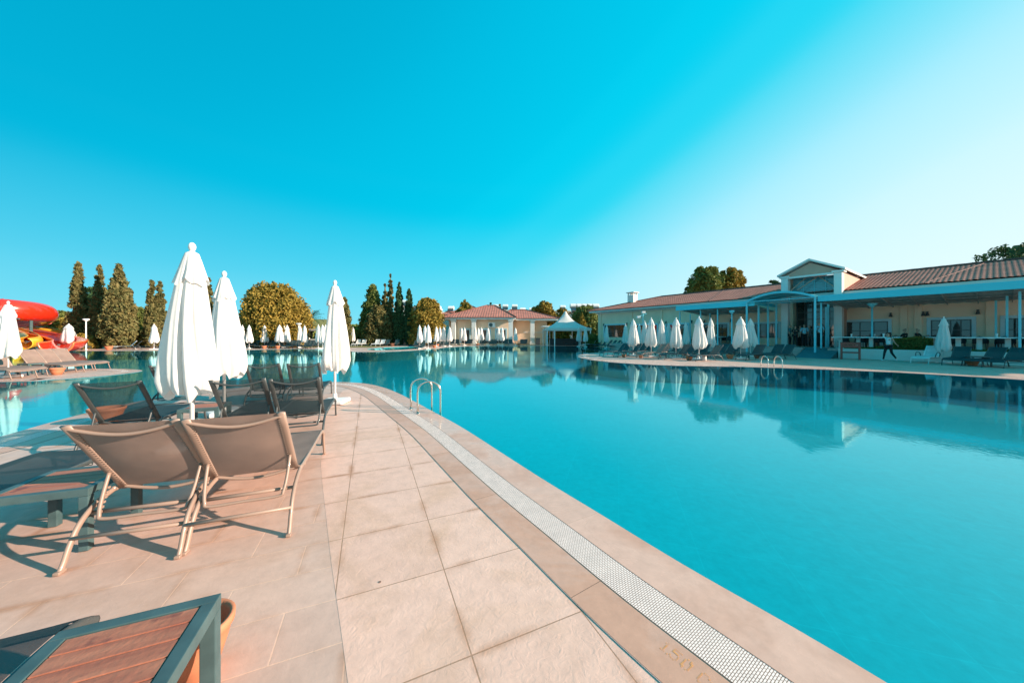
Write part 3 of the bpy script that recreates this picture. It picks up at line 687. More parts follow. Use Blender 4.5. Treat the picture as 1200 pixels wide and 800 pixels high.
# ------------------------------------------------------------------ ladder rails
def rail(p, q, h, label, r=.019):
    p = Vector((*p, 0)); q = Vector((*q, 0)); d = (q - p); c = (p + q) / 2; hw = d.length / 2; u = d.normalized(); pts = [p + Vector((0, 0, -.02)), p + Vector((0, 0, h * .35)), p + Vector((0, 0, h - hw))]
    for k in range(1, 12):
        a = math.pi - math.pi * k / 12; pts.append(c + u * hw * math.cos(a) + Vector((0, 0, h - hw + hw * math.sin(a))))
    pts += [q + Vector((0, 0, h - hw)), q + Vector((0, 0, h * .35)), q + Vector((0, 0, -.9))]
    o = empty('pool_handrail', (0, 0, 0), 0, label, 'handrail', 'steel handrails of the pool ladders')
    bm = new(); tube(bm, pts, r, 14); obj('rail', bm, M['steel'], o, smooth=True)
    bm = new(); lathe(bm, [(.042, 0.0), (.042, .006), (.024, .014)], 20, (p.x, p.y, 0)); obj('flange', bm, M['steel'], o, smooth=True)
    return o
rail((-2.00, 6.50), (-1.60, 6.58), .60, 'polished steel arched handrail at the near pool edge, the farther of the pair')
rail((-1.75, 6.10), (-1.34, 6.17), .60, 'polished steel arched handrail at the near pool edge, the nearer of the pair')
a = Vector(XY(892, 15.6)); b = a + Vector((-.1, -.55)); rail(a, b, .50, 'steel handrail at the right bank below the dark loungers, left of two', .018)
a = Vector(XY(907, 15.4)); b = a + Vector((-.1, -.6)); rail(a, b, .50, 'steel handrail at the right bank below the dark loungers, right of two', .018)
a = Vector(XY(41, 31.6)); b = a + Vector((-.0, -1.0)); rail(a, b, .9, 'pale handrail in the water left of the red slide, left of two', .05)
a = Vector(XY(46, 31.6)); b = a + Vector((-.0, -1.0)); rail(a, b, .9, 'pale handrail in the water left of the red slide, right of two', .05)

# ------------------------------------------------------------------ faded depth marking "1.50 cm" on the border stone
def stencil():
    vs = []; fs = []
    org = Vector((.690, 1.515)); u = Vector((.54, -.84)); v = Vector((.84, .54))
    GL = {'1': ['..#..', '.##..', '..#..', '..#..', '..#..', '..#..', '.###.'], '5': ['#####', '#....', '####.', '....#', '....#', '#...#', '.###.'],
          '0': ['.#.#.', '#..##', '#...#', '#...#', '#...#', '##..#', '.#.#.'], 'c': ['.###.', '#...#', '#....', '#....', '#....', '#...#', '.###.'], '.': ['.....', '.....', '.....', '.....', '.....', '.....', '..#..'], 'm': ['.....', '.....', '##.#.', '#.#.#', '#.#.#', '#.#.#', '#.#.#']}
    for ch, x in (('1', 0), ('.', .022), ('5', .047), ('0', .100), ('c', .172), ('m', .215)):
        sx, sy = .0075, .0092
        for r_, rowt in enumerate(GL[ch]):
            for c_, q in enumerate(rowt):
                if q == '#':
                    a0 = x + (c_ - 2.5) * sx; b0 = (6 - r_) * sy; k = len(vs)
                    for (da, db) in ((0, 0), (sx, 0), (sx, sy), (0, sy)):
                        P = org + u * (a0 + da) + v * (b0 + db); vs.append((P.x, P.y, .0011))
                    fs.append((k, k + 1, k + 2, k + 3))
    me = bpy.data.meshes.new('depth_marking'); me.from_pydata(vs, [], fs); me.update()
    m = M['ribbon']; N = m.node_tree; L_ = N.links; out = N.nodes['Material Output']; b_ = N.nodes['Principled BSDF']
    tr = nd(m, 'ShaderNodeBsdfTransparent'); nz = nd(m, 'ShaderNodeTexNoise'); nz.inputs['Scale'].default_value = 45; nz.inputs['Detail'].default_value = 4
    geo = nd(m, 'ShaderNodeNewGeometry'); L_.new(geo.outputs['Position'], nz.inputs['Vector'])
    mr = nd(m, 'ShaderNodeMapRange'); mr.inputs['From Min'].default_value = .4; mr.inputs['From Max'].default_value = .6; mr.inputs['To Min'].default_value = .25; mr.inputs['To Max'].default_value = .85
    mx = nd(m, 'ShaderNodeMixShader'); L_.new(nz.outputs[0], mr.inputs['Value']); L_.new(mr.outputs[0], mx.inputs[0]); L_.new(b_.outputs[0], mx.inputs[1]); L_.new(tr.outputs[0], mx.inputs[2]); L_.new(mx.outputs[0], out.inputs['Surface'])
    o = obj('depth_marking', me, m); tag(o, 'faded orange painted depth number 1.50 on the stone beside the grate', 'marking')
stencil()

# ================================================================== roofs
def roof_tile_mat():
    m = mat('clay_roof_tile', (.44, .17, .125), .75, var=.2, vscale=1.1, bump=.2, bscale=12)
    return m
M['roof'] = roof_tile_mat()
M['ridge'] = mat('ridge_tile', (.17, .06, .045), .8, var=.2)
def roof_plane(bm, A, B, C, D, wave=.30, row=.38, amp=.035):
    """A-B eave, D-C ridge (above A-B); tiled with barrel rows and stepped courses"""
    A, B, C, D = map(Vector, (A, B, C, D)); u = (B - A).normalized(); up = (D - A) - u * (D - A).dot(u); Ls = up.length; v = up.normalized(); n = u.cross(v)
    if n.z < 0: n = -n
    Lu = (B - A).length; aD = (D - A).dot(u); aC = (C - A).dot(u)
    umin, umax = min(0, aD), max(Lu, aC); nu = int((umax - umin) / wave * 5) + 1; nv = max(2, int(Ls / row)); rows = []
    for i in range(nv):
        for e in (0, .97):
            s = (i + e) / nv; lo = aD * s; hi = Lu + (aC - Lu) * s; r = []
            for j in range(nu + 1):
                x = min(max(umin + (umax - umin) * j / nu, lo), hi)
                h = amp * abs(math.sin(math.pi * x / wave)) + (.03 * (1 - e))
                r.append(bm.verts.new(A + u * x + v * (Ls * s) + n * h))
            rows.append(r)
    for a, b in zip(rows, rows[1:]):
        for j in range(nu):
            try: bm.faces.new([a[j], a[j + 1], b[j + 1], b[j]])
            except ValueError: pass
def hip_roof(name, par, x0, x1, y0, y1, ze, zr, hx0, hx1, cap=True, wave=.3):
    """hips: ridge from hx0 to hx1 at mid depth"""
    ym = (y0 + y1) / 2; bm = new()
    roof_plane(bm, (x0, y0, ze), (x1, y0, ze), (hx1, ym, zr), (hx0, ym, zr), wave)
    roof_plane(bm, (x1, y1, ze), (x0, y1, ze), (hx0, ym, zr), (hx1, ym, zr), wave)
    roof_plane(bm, (x0, y1, ze), (x0, y0, ze), (hx0, ym, zr), (hx0, ym + .001, zr), wave)
    roof_plane(bm, (x1, y0, ze), (x1, y1, ze), (hx1, ym + .001, zr), (hx1, ym, zr), wave)
    bmesh.ops.recalc_face_normals(bm, faces=bm.faces)
    r = obj('roof', bm, M['roof'], par)
    bm = new()
    for a, b in (((x0, y0, ze), (hx0, ym, zr)), ((x0, y1, ze), (hx0, ym, zr)), ((x1, y0, ze), (hx1, ym, zr)), ((x1, y1, ze), (hx1, ym, zr)), ((hx0, ym, zr), (hx1, ym, zr))):
        a, b = Vector(a) + Vector((0, 0, .06)), Vector(b) + Vector((0, 0, .06)); n = max(2, int((b - a).length / .35))
        if (b - a).length < .1: continue
        tube(bm, [a.lerp(b, k / n) for k in range(n + 1)], .09, 8, radii=[1 + .12 * (k % 2) for k in range(n + 1)])
    obj('ridge_cap', bm, M['ridge'], r, smooth=True)
    return r

# ================================================================== clubhouse on the right
DX, DY, BX, BY = .562, -.827, .827, .562
OX, OY = 15.1 + 4.5 * BX, 29.8 + 4.5 * BY
def T(px, b):
    k = (px - 600) / FPX; X0, Y0 = OX + b * BX, OY + b * BY; return (k * Y0 - X0) / (DX - k * DY)
def LW(t, b, z=0): return (OX + t * DX + b * BX, OY + t * DY + b * BY, z)
RZC = math.atan2(DY, DX)
club = empty('clubhouse', (OX, OY, 0), RZC, 'long cream clubhouse with tiled roof behind the turquoise-shaded terrace awnings', 'building')
TZ = .60
bm = new(); box(bm, -13.3, 0, 0, 6.95, 13, 4.42); box(bm, 9.45, 0, 0, 26, 13, 4.42); box(bm, 6.95, 5.5, 0, 9.45, 13, 4.42); obj('wall', bm, M['cream'], club)
bm = new(); box(bm, -14.1, -.85, 4.43, 26.8, 13.9, 4.62, .02); box(bm, -13.45, -.15, 4.27, 26.1, 13.1, 4.428, .02)
obj('eaves', bm, M['white_wall'], club)
hip_roof('roof', club, -14.3, 28, -1.0, 14.2, 4.64, 6.5, -8.4, 21, wave=.22)
for (t0, t1) in ((-.9, .9), (15.8, 13.6)):   # flashing lines where the wings meet
    a, b = Vector((t0, 6.55, 6.52)), Vector((t1, -.95, 4.68)); n = 24
    bm = new(); tube(bm, [a.lerp(b, k / n) for k in range(n + 1)], .045, 8, radii=[1 + .15 * (k % 2) for k in range(n + 1)])
    obj('hip_cap', bm, M['ridge'], club, smooth=True)
for t in (-12.9, -8.2, -4.4, 1.0, 3.3, 6.5, 9.75, 12.75, 13.35, 16.0):
    bm = new(); box(bm, t - .16, -.10, 0, t + .16, .0, 4.26, .01); obj('pilaster', bm, M['cream'], club)
def window(par, t0, t1, z0, z1, nm=3, y=0.0, frame='trim', depth=.07, fw=.16):
    f = new()
    box(f, t0 - fw, y - depth, z1, t1 + fw, y, z1 + fw, .008); box(f, t0 - fw, y - depth, z0, t0 - .001, y, z1 - .001, .008); box(f, t1 + .001, y - depth, z0, t1 + fw, y, z1 - .001, .008)
    wo = obj('window', f, M[frame], par)
    g = new(); box(g, t0, y - .02, z0, t1, y - .004, z1); obj('pane', g, M['glass'], wo)
    g = new()
    for k in range(nm + 1):
        x = t0 + (t1 - t0) * k / nm; x = min(max(x, t0 + .03), t1 - .03); box(g, x - .028, y - .05, z0, x + .028, y - .022, z1)
    for zz in (z0 + .03, z0 + (z1 - z0) * .45, z1 - .03): box(g, t0 + .001, y - .046, zz - .022, t1 - .001, y - .024, zz + .022)
    obj('sash', g, M['dark_metal'], wo)
    return wo
for (p0, p1, z1, nm) in ((707.6, 734.4, 2.75, 2), (744, 771.6, 2.65, 3), (779.6, 808, 2.6, 3), (823.6, 855, 2.52, 3), (882, 915, 2.45, 4), (989, 1045, 2.42, 3), (1086, 1144, 2.42, 4), (1172, 1250, 2.42, 4)):
    a, b = T(p0, 0), T(p1, 0); window(club, a + .16, b - .16, 1.25, z1, nm)
for k, px in enumerate((708, 735, 740, 774, 781, 811, 826, 857, 987, 1044, 1082, 1087, 1146)):
    t = T(px, 0); bm = new(); box(bm, t - .05, -.16, 2.9, t + .05, 0, 2.98, .01); lathe(bm, [(.09, 2.7), (.06, 2.86), (.02, 2.9)], 10, (t, -.13, 0)); obj('wall_lamp', bm, M['dark_metal'], club)
bm = new()   # chimney
t = -10.8; box(bm, t - .45, 3.4, 4.6, t + .45, 4.3, 6.75); box(bm, t - .6, 3.25, 7.05, t + .6, 4.45, 7.15, .02)
for sx in (-.38, 0, .38):
    for sy in (3.48, 4.2): box(bm, t + sx - .07, sy - .06, 6.75, t + sx + .07, sy + .06, 7.05)
obj('chimney', bm, M['white_wall'], club)
# entrance: glazed screen and gabled portal
bm = new(); box(bm, 6.96, .9, TZ, 9.44, .93, 5.6); obj('entrance_glass', bm, M['glass'], club)
bm = new()
for k in range(6): x = 6.98 + (9.42 - 6.98) * k / 5; box(bm, x - .03, .83, TZ, x + .03, .895, 5.6)
for z in (.63, 1.9, 2.75, 3.3, 4.2, 5.0, 5.57): box(bm, 6.96, .84, z - .03, 9.44, .89, z + .03)
obj('entrance_mullions', bm, M['dark_metal'], club)
bm = new(); P0, P1 = 6.62, 10.08
box(bm, P0, -1.5, TZ, P0 + .42, -.9, 5.95, .01); box(bm, P1 - .42, -1.5, TZ, P1, -.9, 5.95, .01)
box(bm, P0 - .12, -1.6, 5.95, P0 + .52, -.8, 6.08, .01); box(bm, P1 - .52, -1.6, 5.95, P1 + .12, -.8, 6.08, .01)
box(bm, P0 + .43, -1.48, 5.86, P1 - .43, -1.3, 6.0, .01)
obj('portal_pillars', bm, M['white_wall'], club)
bm = new()
box(bm, P0 + .02, -.9, 4.4, P0 + .2, 4.5, 6.0); box(bm, P1 - .2, -.9, TZ, P1 - .02, 4.5, 6.0); box(bm, P0 + .2, .94, 4.42, P1 - .2, 1.1, 5.0); box(bm, P0 + .2, -.899, 4.4, P0 + .43, -.30, 6.0); box(bm, P1 - .43, -.899, 4.4, P1 - .2, -.30, 6.0)
obj('portal_side_wall', bm, M['pinkwall'], club)
bm = new(); pk = 6.92; mid = (P0 + P1) / 2
for yy in (-1.42, -1.30):
    pass
v = [bm.verts.new(c) for c in ((P0 + .1, -1.42, 6.003), (P1 - .1, -1.42, 6.003), (P1 - .1, -1.42, 6.06), (mid, -1.42, pk - .02), (P0 + .1, -1.42, 6.06), (P0 + .1, -1.28, 6.003), (P1 - .1, -1.28, 6.003), (P1 - .1, -1.28, 6.06), (mid, -1.28, pk - .02), (P0 + .1, -1.28, 6.06))]
for f in ((0, 1, 2, 3, 4), (9, 8, 7, 6, 5), (0, 5, 6, 1), (1, 6, 7, 2), (2, 7, 8, 3), (3, 8, 9, 4), (4, 9, 5, 0)): bm.faces.new([v[i] for i in f])
obj('gable', bm, M['pinkwall'], club)
bm = new()   # gable roof slabs
for s, x in ((-1, P0 - .2), (1, P1 + .2)):
    a = Vector((x, 0, 6.06)); b = Vector((mid, 0, pk + .12)); th = Vector((0, 0, .14))
    q = [bm.verts.new((p.x, yy, p.z + h)) for p in (a, b) for yy in (-1.72, 5.5) for h in (0, .14)]
    for f in ((0, 1, 5, 4), (2, 6, 7, 3), (0, 4, 6, 2), (1, 3, 7, 5), (0, 2, 3, 1), (4, 5, 7, 6)): bm.faces.new([q[i] for i in f])
bmesh.ops.recalc_face_normals(bm, faces=bm.faces)
obj('gable_roof', bm, M['white_wall'], club)
bm = new(); box(bm, P0 + .43, -.33, 4.45, P1 - .43, -.30, 5.95); obj('gable_glass', bm, M['sky_tint_glass'], club)
bm = new()
for k in range(1, 4): x = P0 + .43 + (P1 - P0 - .86) * k / 4; box(bm, x - .025, -.38, 4.45, x + .025, -.331, 5.95)
for z in (5.0, 5.45): box(bm, P0 + .431, -.37, z - .02, P1 - .431, -.332, z + .02)
obj('gable_mullions', bm, M['post'], club)
bm = new()
for x0, x1 in ((P0 + .5, P0 + 1.3), (P0 + .9, P0 + 2.0), (P1 - .5, P1 - 1.4)): tube(bm, [(x0, -1.15, 4.95 if x0 < mid else 5.0), (x1, -.7, 5.9)], .04, 6)
obj('portal_struts', bm, M['pinkwall'], club)

# terrace
ter = empty('terrace', (OX, OY, 0), RZC); tag(ter, kind='structure')
bm = new(); box(bm, -8, -4.2, 0, 5.9, -.001, TZ - .002); box(bm, 5.9, -3.6, 0, 9.9, -.001, TZ); box(bm, 9.9, -4.2, 0, 26, -.001, TZ - .002)
obj('terrace_floor', bm, M['steps'], ter)['kind'] = 'structure'
bm = new(); box(bm, 10.45, -4.42, 0, 26, -4.205, TZ + .02, .015)
o = obj('planter_wall', bm, M['white_wall']); o.location = (OX, OY, 0); o.rotation_euler = (0, 0, RZC); tag(o, 'low cream planter wall in front of the dining terrace on the right', 'wall')
bm = new()
for k in range(4): box(bm, 6.0, -5.4 + k * .45, 0, 8.6, -5.4 + (k + 1) * .45 - .001, TZ * (k + 1) / 4.001 - (.002 if k == 3 else 0))
o = obj('entrance_steps', bm, M['steps']); o.location = (OX, OY, 0); o.rotation_euler = (0, 0, RZC); tag(o, 'low stone steps climbing to the clubhouse entrance', 'steps')
bm = new(); v = [bm.verts.new(c) for c in ((8.65, -5.9, .0), (10.4, -5.9, .0), (10.4, -3.62, TZ + .004), (8.65, -3.62, TZ + .004), (8.65, -5.9, -.1), (10.4, -5.9, -.1), (10.4, -3.62, -.1), (8.65, -3.62, -.1))]
for f in ((0, 1, 2, 3), (7, 6, 5, 4), (0, 4, 5, 1), (1, 5, 6, 2), (2, 6, 7, 3), (3, 7, 4, 0)): bm.faces.new([v[i] for i in f])
o = obj('entrance_ramp', bm, M['asphalt']); o.location = (OX, OY, 0); o.rotation_euler = (0, 0, RZC); tag(o, 'teal carpeted ramp between the steps and planter wall', 'ramp')

def awning(name, t0, t1, label, posts):
    a = empty(name, (OX, OY, 0), RZC, label, 'awning', 'flat awnings over the dining terrace')
    bm = new(); box(bm, t0, -4.6, 3.70, t1, -4.5, 4.10, .008); box(bm, t0, -4.499, 3.80, t0 + .1, -.1, 4.0); box(bm, t1 - .1, -4.499, 3.80, t1, -.1, 4.0)
    obj('fascia', bm, M['awning'], a)
    bm = new(); n = int((t1 - t0) / .22)
    rows = []
    for j in range(n + 1):
        x = t0 + .11 + (t1 - t0 - .22) * j / n; z = .035 * (j % 2)
        rows.append([bm.verts.new((x, y, zz + z)) for y, zz in ((-4.49, 3.78), (-.02, 3.42))])
    for p, q in zip(rows, rows[1:]): bm.faces.new([p[0], q[0], q[1], p[1]])
    obj('roof_sheet', bm, M['awning_under'], a)
    bm = new(); k = 0
    t = t0 + .6
    while t < t1 - .3:
        tube(bm, [(t, -4.49, 3.72), (t, -.03, 3.36)], .045, 4, rx=.025); t += 1.1
    for y in (-3.4, -2.2, -1.1): tube(bm, [(t0 + .1, y, 3.75 - (y + 4.5) * .081), (t1 - .1, y, 3.75 - (y + 4.5) * .081)], .025, 4)
    obj('rafters', bm, M['awning_under'], a)
    for (t, b) in posts:
        bm = new(); box(bm, t - .042, b - .042, TZ - .01, t + .042, b + .042, 3.69 - (b + 4.5) * .081, .008); obj('post', bm, M['post'], a)
    return a
awning('terrace_awning', -.2, 5.9, 'flat awning with turquoise-shaded edge left of the arched entrance canopy', [(T(795, -4.4), -4.15), (T(809, -2), -2), (T(821, -4.15), -4.15), (T(832, -2), -2), (T(841, -4.15), -4.15)])
awning('terrace_awning', 9.5, 24, 'long flat awning with turquoise-shaded edge right of the arched entrance canopy', [(T(962, -4.15), -4.1), (T(968, -2), -2), (T(1167, -1), -1), (T(1180, -2.5), -2.5), (T(1195, -3.8), -3.8)])
arc = empty('arched_canopy', (OX, OY, 0), RZC, 'arched turquoise-shaded canopy before the gabled clubhouse entrance', 'canopy')
t0, t1 = 5.45, 9.4; tm = (t0 + t1) / 2; n = 22
def az(k): a = k / n * 2 - 1; return 4.05 + .50 * (1 - a * a)
bm = new(); lo = []; hi = []
for k in range(n + 1):
    x = t0 + (t1 - t0) * k / n
    lo.append([bm.verts.new((x, y, az(k))) for y in (-4.75, -1.6)]); hi.append([bm.verts.new((x, y, az(k) + .06)) for y in (-4.75, -1.6)])
for k in range(n):
    bm.faces.new([hi[k][0], hi[k + 1][0], hi[k + 1][1], hi[k][1]]); bm.faces.new([lo[k][1], lo[k + 1][1], lo[k + 1][0], lo[k][0]])
    bm.faces.new([lo[k][0], lo[k + 1][0], hi[k + 1][0], hi[k][0]]); bm.faces.new([lo[k][1], hi[k][1], hi[k + 1][1], lo[k + 1][1]])
obj('arched_roof', bm, M['awning'], arc, smooth=False)
bm = new()
for y in (-4.74, -3.1, -1.62):
    tube(bm, [(t0 + (t1 - t0) * k / n, y, az(k) - .05) for k in range(n + 1)], .045, 6); tube(bm, [(t0, y, 4.0), (t1, y, 4.0)], .04, 6)
for k in range(2, n, 3): tube(bm, [(t0 + (t1 - t0) * k / n, -4.74, az(k) - .03), (t0 + (t1 - t0) * k / n, -1.62, az(k) - .03)], .025, 5)
obj('canopy_frame', bm, M['post'], arc)
for (t, b) in ((t0, -4.7), (t1, -4.7), (T(889, -3.5), -3.5), (T(900, -2.2), -2.2), (T(910, -1.6), -1.65), (t1, -1.65)):
    bm = new(); box(bm, t - .055, b - .05, TZ if b > -4.2 else 0, t + .055, b + .05, 4.02, .01); obj('post', bm, M['post'], arc)

# dining furniture on the terrace
def place(o, t, b, rz=0, z=TZ, **kw):
    o.location = LW(t, b, z); o.rotation_euler = (0, 0, RZC + rz); return o
dt = empty('dining_table'); bm = new(); box(bm, -.8, -.4, .70, .8, .4, .76, .01); obj('table_top', bm, M['table_top'], dt)
for s in (-.42, .42):
    bm = new(); box(bm, s - .09, -.09, .03, s + .09, .09, .719, .01); box(bm, s - .22, -.22, 0, s + .22, .22, .03, .01); obj('pedestal', bm, M['white_wall'], dt)
ch = empty('wicker_chair'); bm = new(); box(bm, -.24, -.24, .40, .24, .24, .46, .02); obj('seat', bm, M['wicker'], ch)
bm = new(); rws = []
for i in range(5):
    z = .46 + i * .09; rws.append([[bm.verts.new((.27 * math.sin(a), (.24 + d) * math.cos(a) * 1.0 - .02, z)) for a in [R(-95 + 190 * j / 12) for j in range(13)]] for d in (0, .03)])
    if i > 1:
        for r_ in rws[-1]:
            for j, vv in enumerate(r_): vv.co.z -= (i - 1) * .075 * abs(j - 6) / 6
for i in range(4):
    for j in range(12):
        bm.faces.new([rws[i][0][j], rws[i][0][j + 1], rws[i + 1][0][j + 1], rws[i + 1][0][j]]); bm.faces.new([rws[i][1][j + 1], rws[i][1][j], rws[i + 1][1][j], rws[i + 1][1][j + 1]])
for j in range(12): bm.faces.new([rws[4][0][j], rws[4][0][j + 1], rws[4][1][j + 1], rws[4][1][j]])
obj('backrest', bm, M['wicker'], ch, smooth=True)
for sx in (-1, 1):
    for sy in (-1, 1):
        bm = new(); tube(bm, [(sx * .20, sy * .20, .40), (sx * .22, sy * .22, 0)], .02, 6); obj('leg', bm, M['dark_metal'], ch)
nh = new(); lathe(nh, [(.05, 0), (.055, .01), (.03, .03), (.05, .18), (.045, .2)], 10); nh = obj('napkin_holder', nh, M['white_plastic'], smooth=True)
first = True
tabs = [(T(842, -1.3) - .3, -1.3), (1.4, -2.8), (-1.5, -1.4), (-4.5, -1.5), (3.6, -1.2), (10.7, -2.9), (12.2, -3.5), (11.5, -1.2), (14.2, -1.3), (14.6, -3.5), (16.1, -3.3), (16.8, -1.6), (17.7, -3.5), (19.3, -3.2)]
tabs.sort(); ci = 0
for i, (t, b) in enumerate(tabs):
    nm = 'first' if i == 0 else ORD[i]
    o = dt if i == 0 else dup(dt, LOC0, 0)
    place(o, t, b); tag(o, 'white topped dining table, %s from the left along the terrace' % nm, 'dining table', 'dining tables under the terrace awnings')
    k = nh if i == 0 else dup(nh, LOC0, 0)
    place(k, t + .1, b, 0, TZ + .762); tag(k, 'white napkin holder on the %s dining table from the left' % nm, 'napkin holder', 'white napkin holders on the dining tables')
    for (x, y, rz, w_) in ((-.4, -.72, math.pi, 'left pool-side'), (.4, -.70, math.pi, 'right pool-side'), (-.4, .72, 0, 'left inner'), (.4, .7, 0, 'right inner')):
        if b < -2.5 and y < 0: continue
        c = ch if ci == 0 else dup(ch, LOC0, 0); ci += 1
        place(c, t + x, b + y, rz + R(rr.uniform(-15, 15))); tag(c, 'dark wicker chair on the %s side of the %s dining table' % (w_, nm), 'chair', 'wicker chairs on the terrace')

# red-brown wooden stand by the planter
ws = empty('wooden_stand', (*XY(996.5, 20.0), 0), RZC + R(10), 'red-brown wooden high stand with two top rails in front of the planter', 'stand')
for x in (-.38, .38):
    for y in (-.22, .22):
        bm = new(); box(bm, x - .05, y - .05, 0, x + .05, y + .05, 1.0, .008); obj('leg', bm, M['redwood'], ws)
bm = new(); box(bm, -.43, -.271, .72, .43, -.29, .86, .004); box(bm, -.43, -.271, .88, .43, -.29, 1.0, .004); box(bm, -.33, -.262, .38, .33, -.24, .45, .004); box(bm, -.33, .2, .38, .33, .24, .45, .004); box(bm, -.45, -.3, 1.002, .45, .28, 1.04, .008)
obj('rails', bm, M['redwood'], ws)

# lamp posts
def lamp(px, Y, H, label, m='white_metal', r=.05, z0=0):
    o = empty('street_lamp', (*XY(px, Y), z0), 0, label, 'lamp', 'flat topped lamp posts')
    bm = new(); lathe(bm, [(r * 1.8, 0), (r * 1.8, .06), (r, .09), (r * .8, H - .25)], 12); obj('pole', bm, M[m], o, smooth=True)
    bm = new(); lathe(bm, [(r, H - .25), (r * 1.6, H - .2), (r * 4.2, H - .08), (r * 4.4, H), (r * 3.8, H + .02)], 16); obj('lamp_shade', bm, M[m], o, smooth=True)
    return o
lamp(1022, 21.0, 3.0, 'turquoise-shaded lamp post standing in the planter on the right', 'post', .055, .5)
lamp(857.6, 24.6, 2.7, 'slim lamp post under the left awning edge', 'post', .04, .6)
lamp(100.8, 33.0, 3.1, 'pale flat topped lamp post before the left cypresses', 'white_metal', .055)
lamp(350, 39.5, 2.9, 'pale lamp post behind the umbrellas at the round bush', 'white_metal', .07)
fl = empty('floodlight_mast', (*XY(753.5, 27), 0), 0, 'thin mast with small white floodlights behind the right bank umbrellas', 'lamp')
bm = new(); tube(bm, [(0, 0, 0), (0, 0, 3.3)], .035, 8); tube(bm, [(-.35, 0, 3.0), (.3, 0, 3.25)], .025, 6); obj('pole', bm, M['post'], fl)
for x, z in ((-.35, 2.95), (.05, 3.35)):
    bm = new(); box(bm, x - .16, -.1, z - .08, x + .12, .1, z + .09, .02); obj('lamp_head', bm, M['white_plastic'], fl)

# ================================================================== cream pavilion (centre)
pv = empty('cream_pavilion', (0, 0, 0), 0, 'cream pavilion with red hip roof and white columns across the pool', 'building')
YF = 52.5
def PX(px, Y=YF): return (px - 600) / FPX * Y
bm = new(); box(bm, PX(526), YF, 0, PX(601), YF + 11, 3.95); box(bm, PX(601) + .003, YF + 3.0, 0, 5.9, YF + 11, 3.9); obj('wall', bm, M['cream'], pv)
bm = new(); box(bm, PX(519.5), YF - 1.2, 3.96, PX(604.5), YF + 12, 4.22, .03); box(bm, PX(604.5) + .003, YF + 1.0, 3.9, 7.5, YF + 12, 4.16, .03); obj('eaves', bm, M['white_wall'], pv)
hip_roof('roof', pv, PX(519), PX(605), YF - 1.4, YF + 12.2, 4.24, 6.7, PX(576) - 1.2, PX(578), wave=.4)
hip_roof('roof', pv, PX(590), 7.8, YF + .8, YF + 12.4, 4.2, 6.0, PX(597), 2.5, wave=.4)
for px, yy in ((532.5, -.75), (556, -.75), (598.5, -.75), (624.5, 1.5)):
    x = PX(px); bm = new(); box(bm, x - .45, YF + yy - .4, 0, x + .45, YF + yy + .4, .35, .03); box(bm, x - .34, YF + yy - .3, .351, x + .34, YF + yy + .3, 3.7, .02); box(bm, x - .45, YF + yy - .4, 3.701, x + .45, YF + yy + .4, 3.955, .03)
    obj('column', bm, M['white_wall'], pv)
for p0, p1, nm in ((539, 551.5, 2), (561, 575, 3), (580.5, 594, 3)): window(pv, PX(p0) + .2, PX(p1) - .2, .25, 2.35, nm, YF, fw=.25)
bm = new(); box(bm, 1.9, YF + 2.93, 1.9, 5.8, YF + 2.999, 2.05); obj('string_course', bm, M['white_wall'], pv)
ac = empty('air_conditioner', (PX(576.5), YF - .45, 2.75), 0, 'grey air conditioner unit high on the cream pavilion wall', 'air conditioner')
bm = new(); box(bm, -.55, 0, 0, .55, .42, .75, .03); obj('case', bm, M['white_metal'], ac)
bm = new(); lathe(bm, [(.28, 0), (.30, .02)], 20); bmesh.ops.transform(bm, matrix=Matrix.Translation((-.15, -.001, .38)) @ Matrix.Rotation(R(90), 4, 'X'), verts=bm.verts); obj('fan_grille', bm, M['grey_metal'], ac)
bn = new(); box(bn, -.35, -.3, 0, .35, .3, .95, .05); box(bn, -.38, -.33, .951, .38, .33, 1.05, .04); o = obj('wheeled_bin', bn, M['dark_metal']); o.location = (PX(630.5, 51), 51.5, 0); tag(o, 'dark bin between the pavilion columns and tent', 'bin')
# covered passage right of the pavilion
pg = empty('passage_roof', (0, 0, 0), 0, 'white edged passage roof linking pavilion and tent', 'canopy')
bm = new(); box(bm, 4.6, 49.5, 2.75, 9, 52.8, 2.9, .02); obj('slab', bm, M['white_wall'], pg)
for x in (5.2, 6.3):
    bm = new(); box(bm, x - .12, 49.7, 0, x + .12, 49.95, 2.749, .01); obj('post', bm, M['white_wall'], pg)

# pointed tent
tn = empty('pointed_tent', (*XY(662.5, 47), 0), 0, 'grey-white pointed tent with open sides beyond the pool', 'tent')
bm = new(); n = 40; rows = []
for i in range(13):
    t = i / 12; row = []
    hz = 2.45 + 2.3 * (1 - t) ** 1.7 if i else 4.9
    for j in range(n):
        a = 2 * math.pi * j / n + math.pi / 4; sq = 1 / max(abs(math.cos(a - math.pi / 4)), abs(math.sin(a - math.pi / 4)))
        sq = 1 + (sq - 1) * min(1, t * 1.5); rr_ = .12 + 2.9 * t
        row.append(bm.verts.new((rr_ * sq * math.cos(a - math.pi / 4), rr_ * sq * math.sin(a - math.pi / 4), hz)))
    rows.append(row)
rows.append([bm.verts.new((v.co.x, v.co.y, 2.1)) for v in rows[-1]])
for A_, B_ in zip(rows, rows[1:]):
    for j in range(n): bm.faces.new([A_[j], B_[j], B_[(j + 1) % n], A_[(j + 1) % n]])
bm.faces.new(rows[0])
obj('tent_roof', bm, M['tent'], tn)
for x in (-2.9, -1.9, 1.5, 2.9):
    for y in (-2.9, 2.9):
        bm = new(); tube(bm, [(x, y, 0), (x, y, 2.45)], .07, 8); obj('post', bm, M['white_metal'], tn)
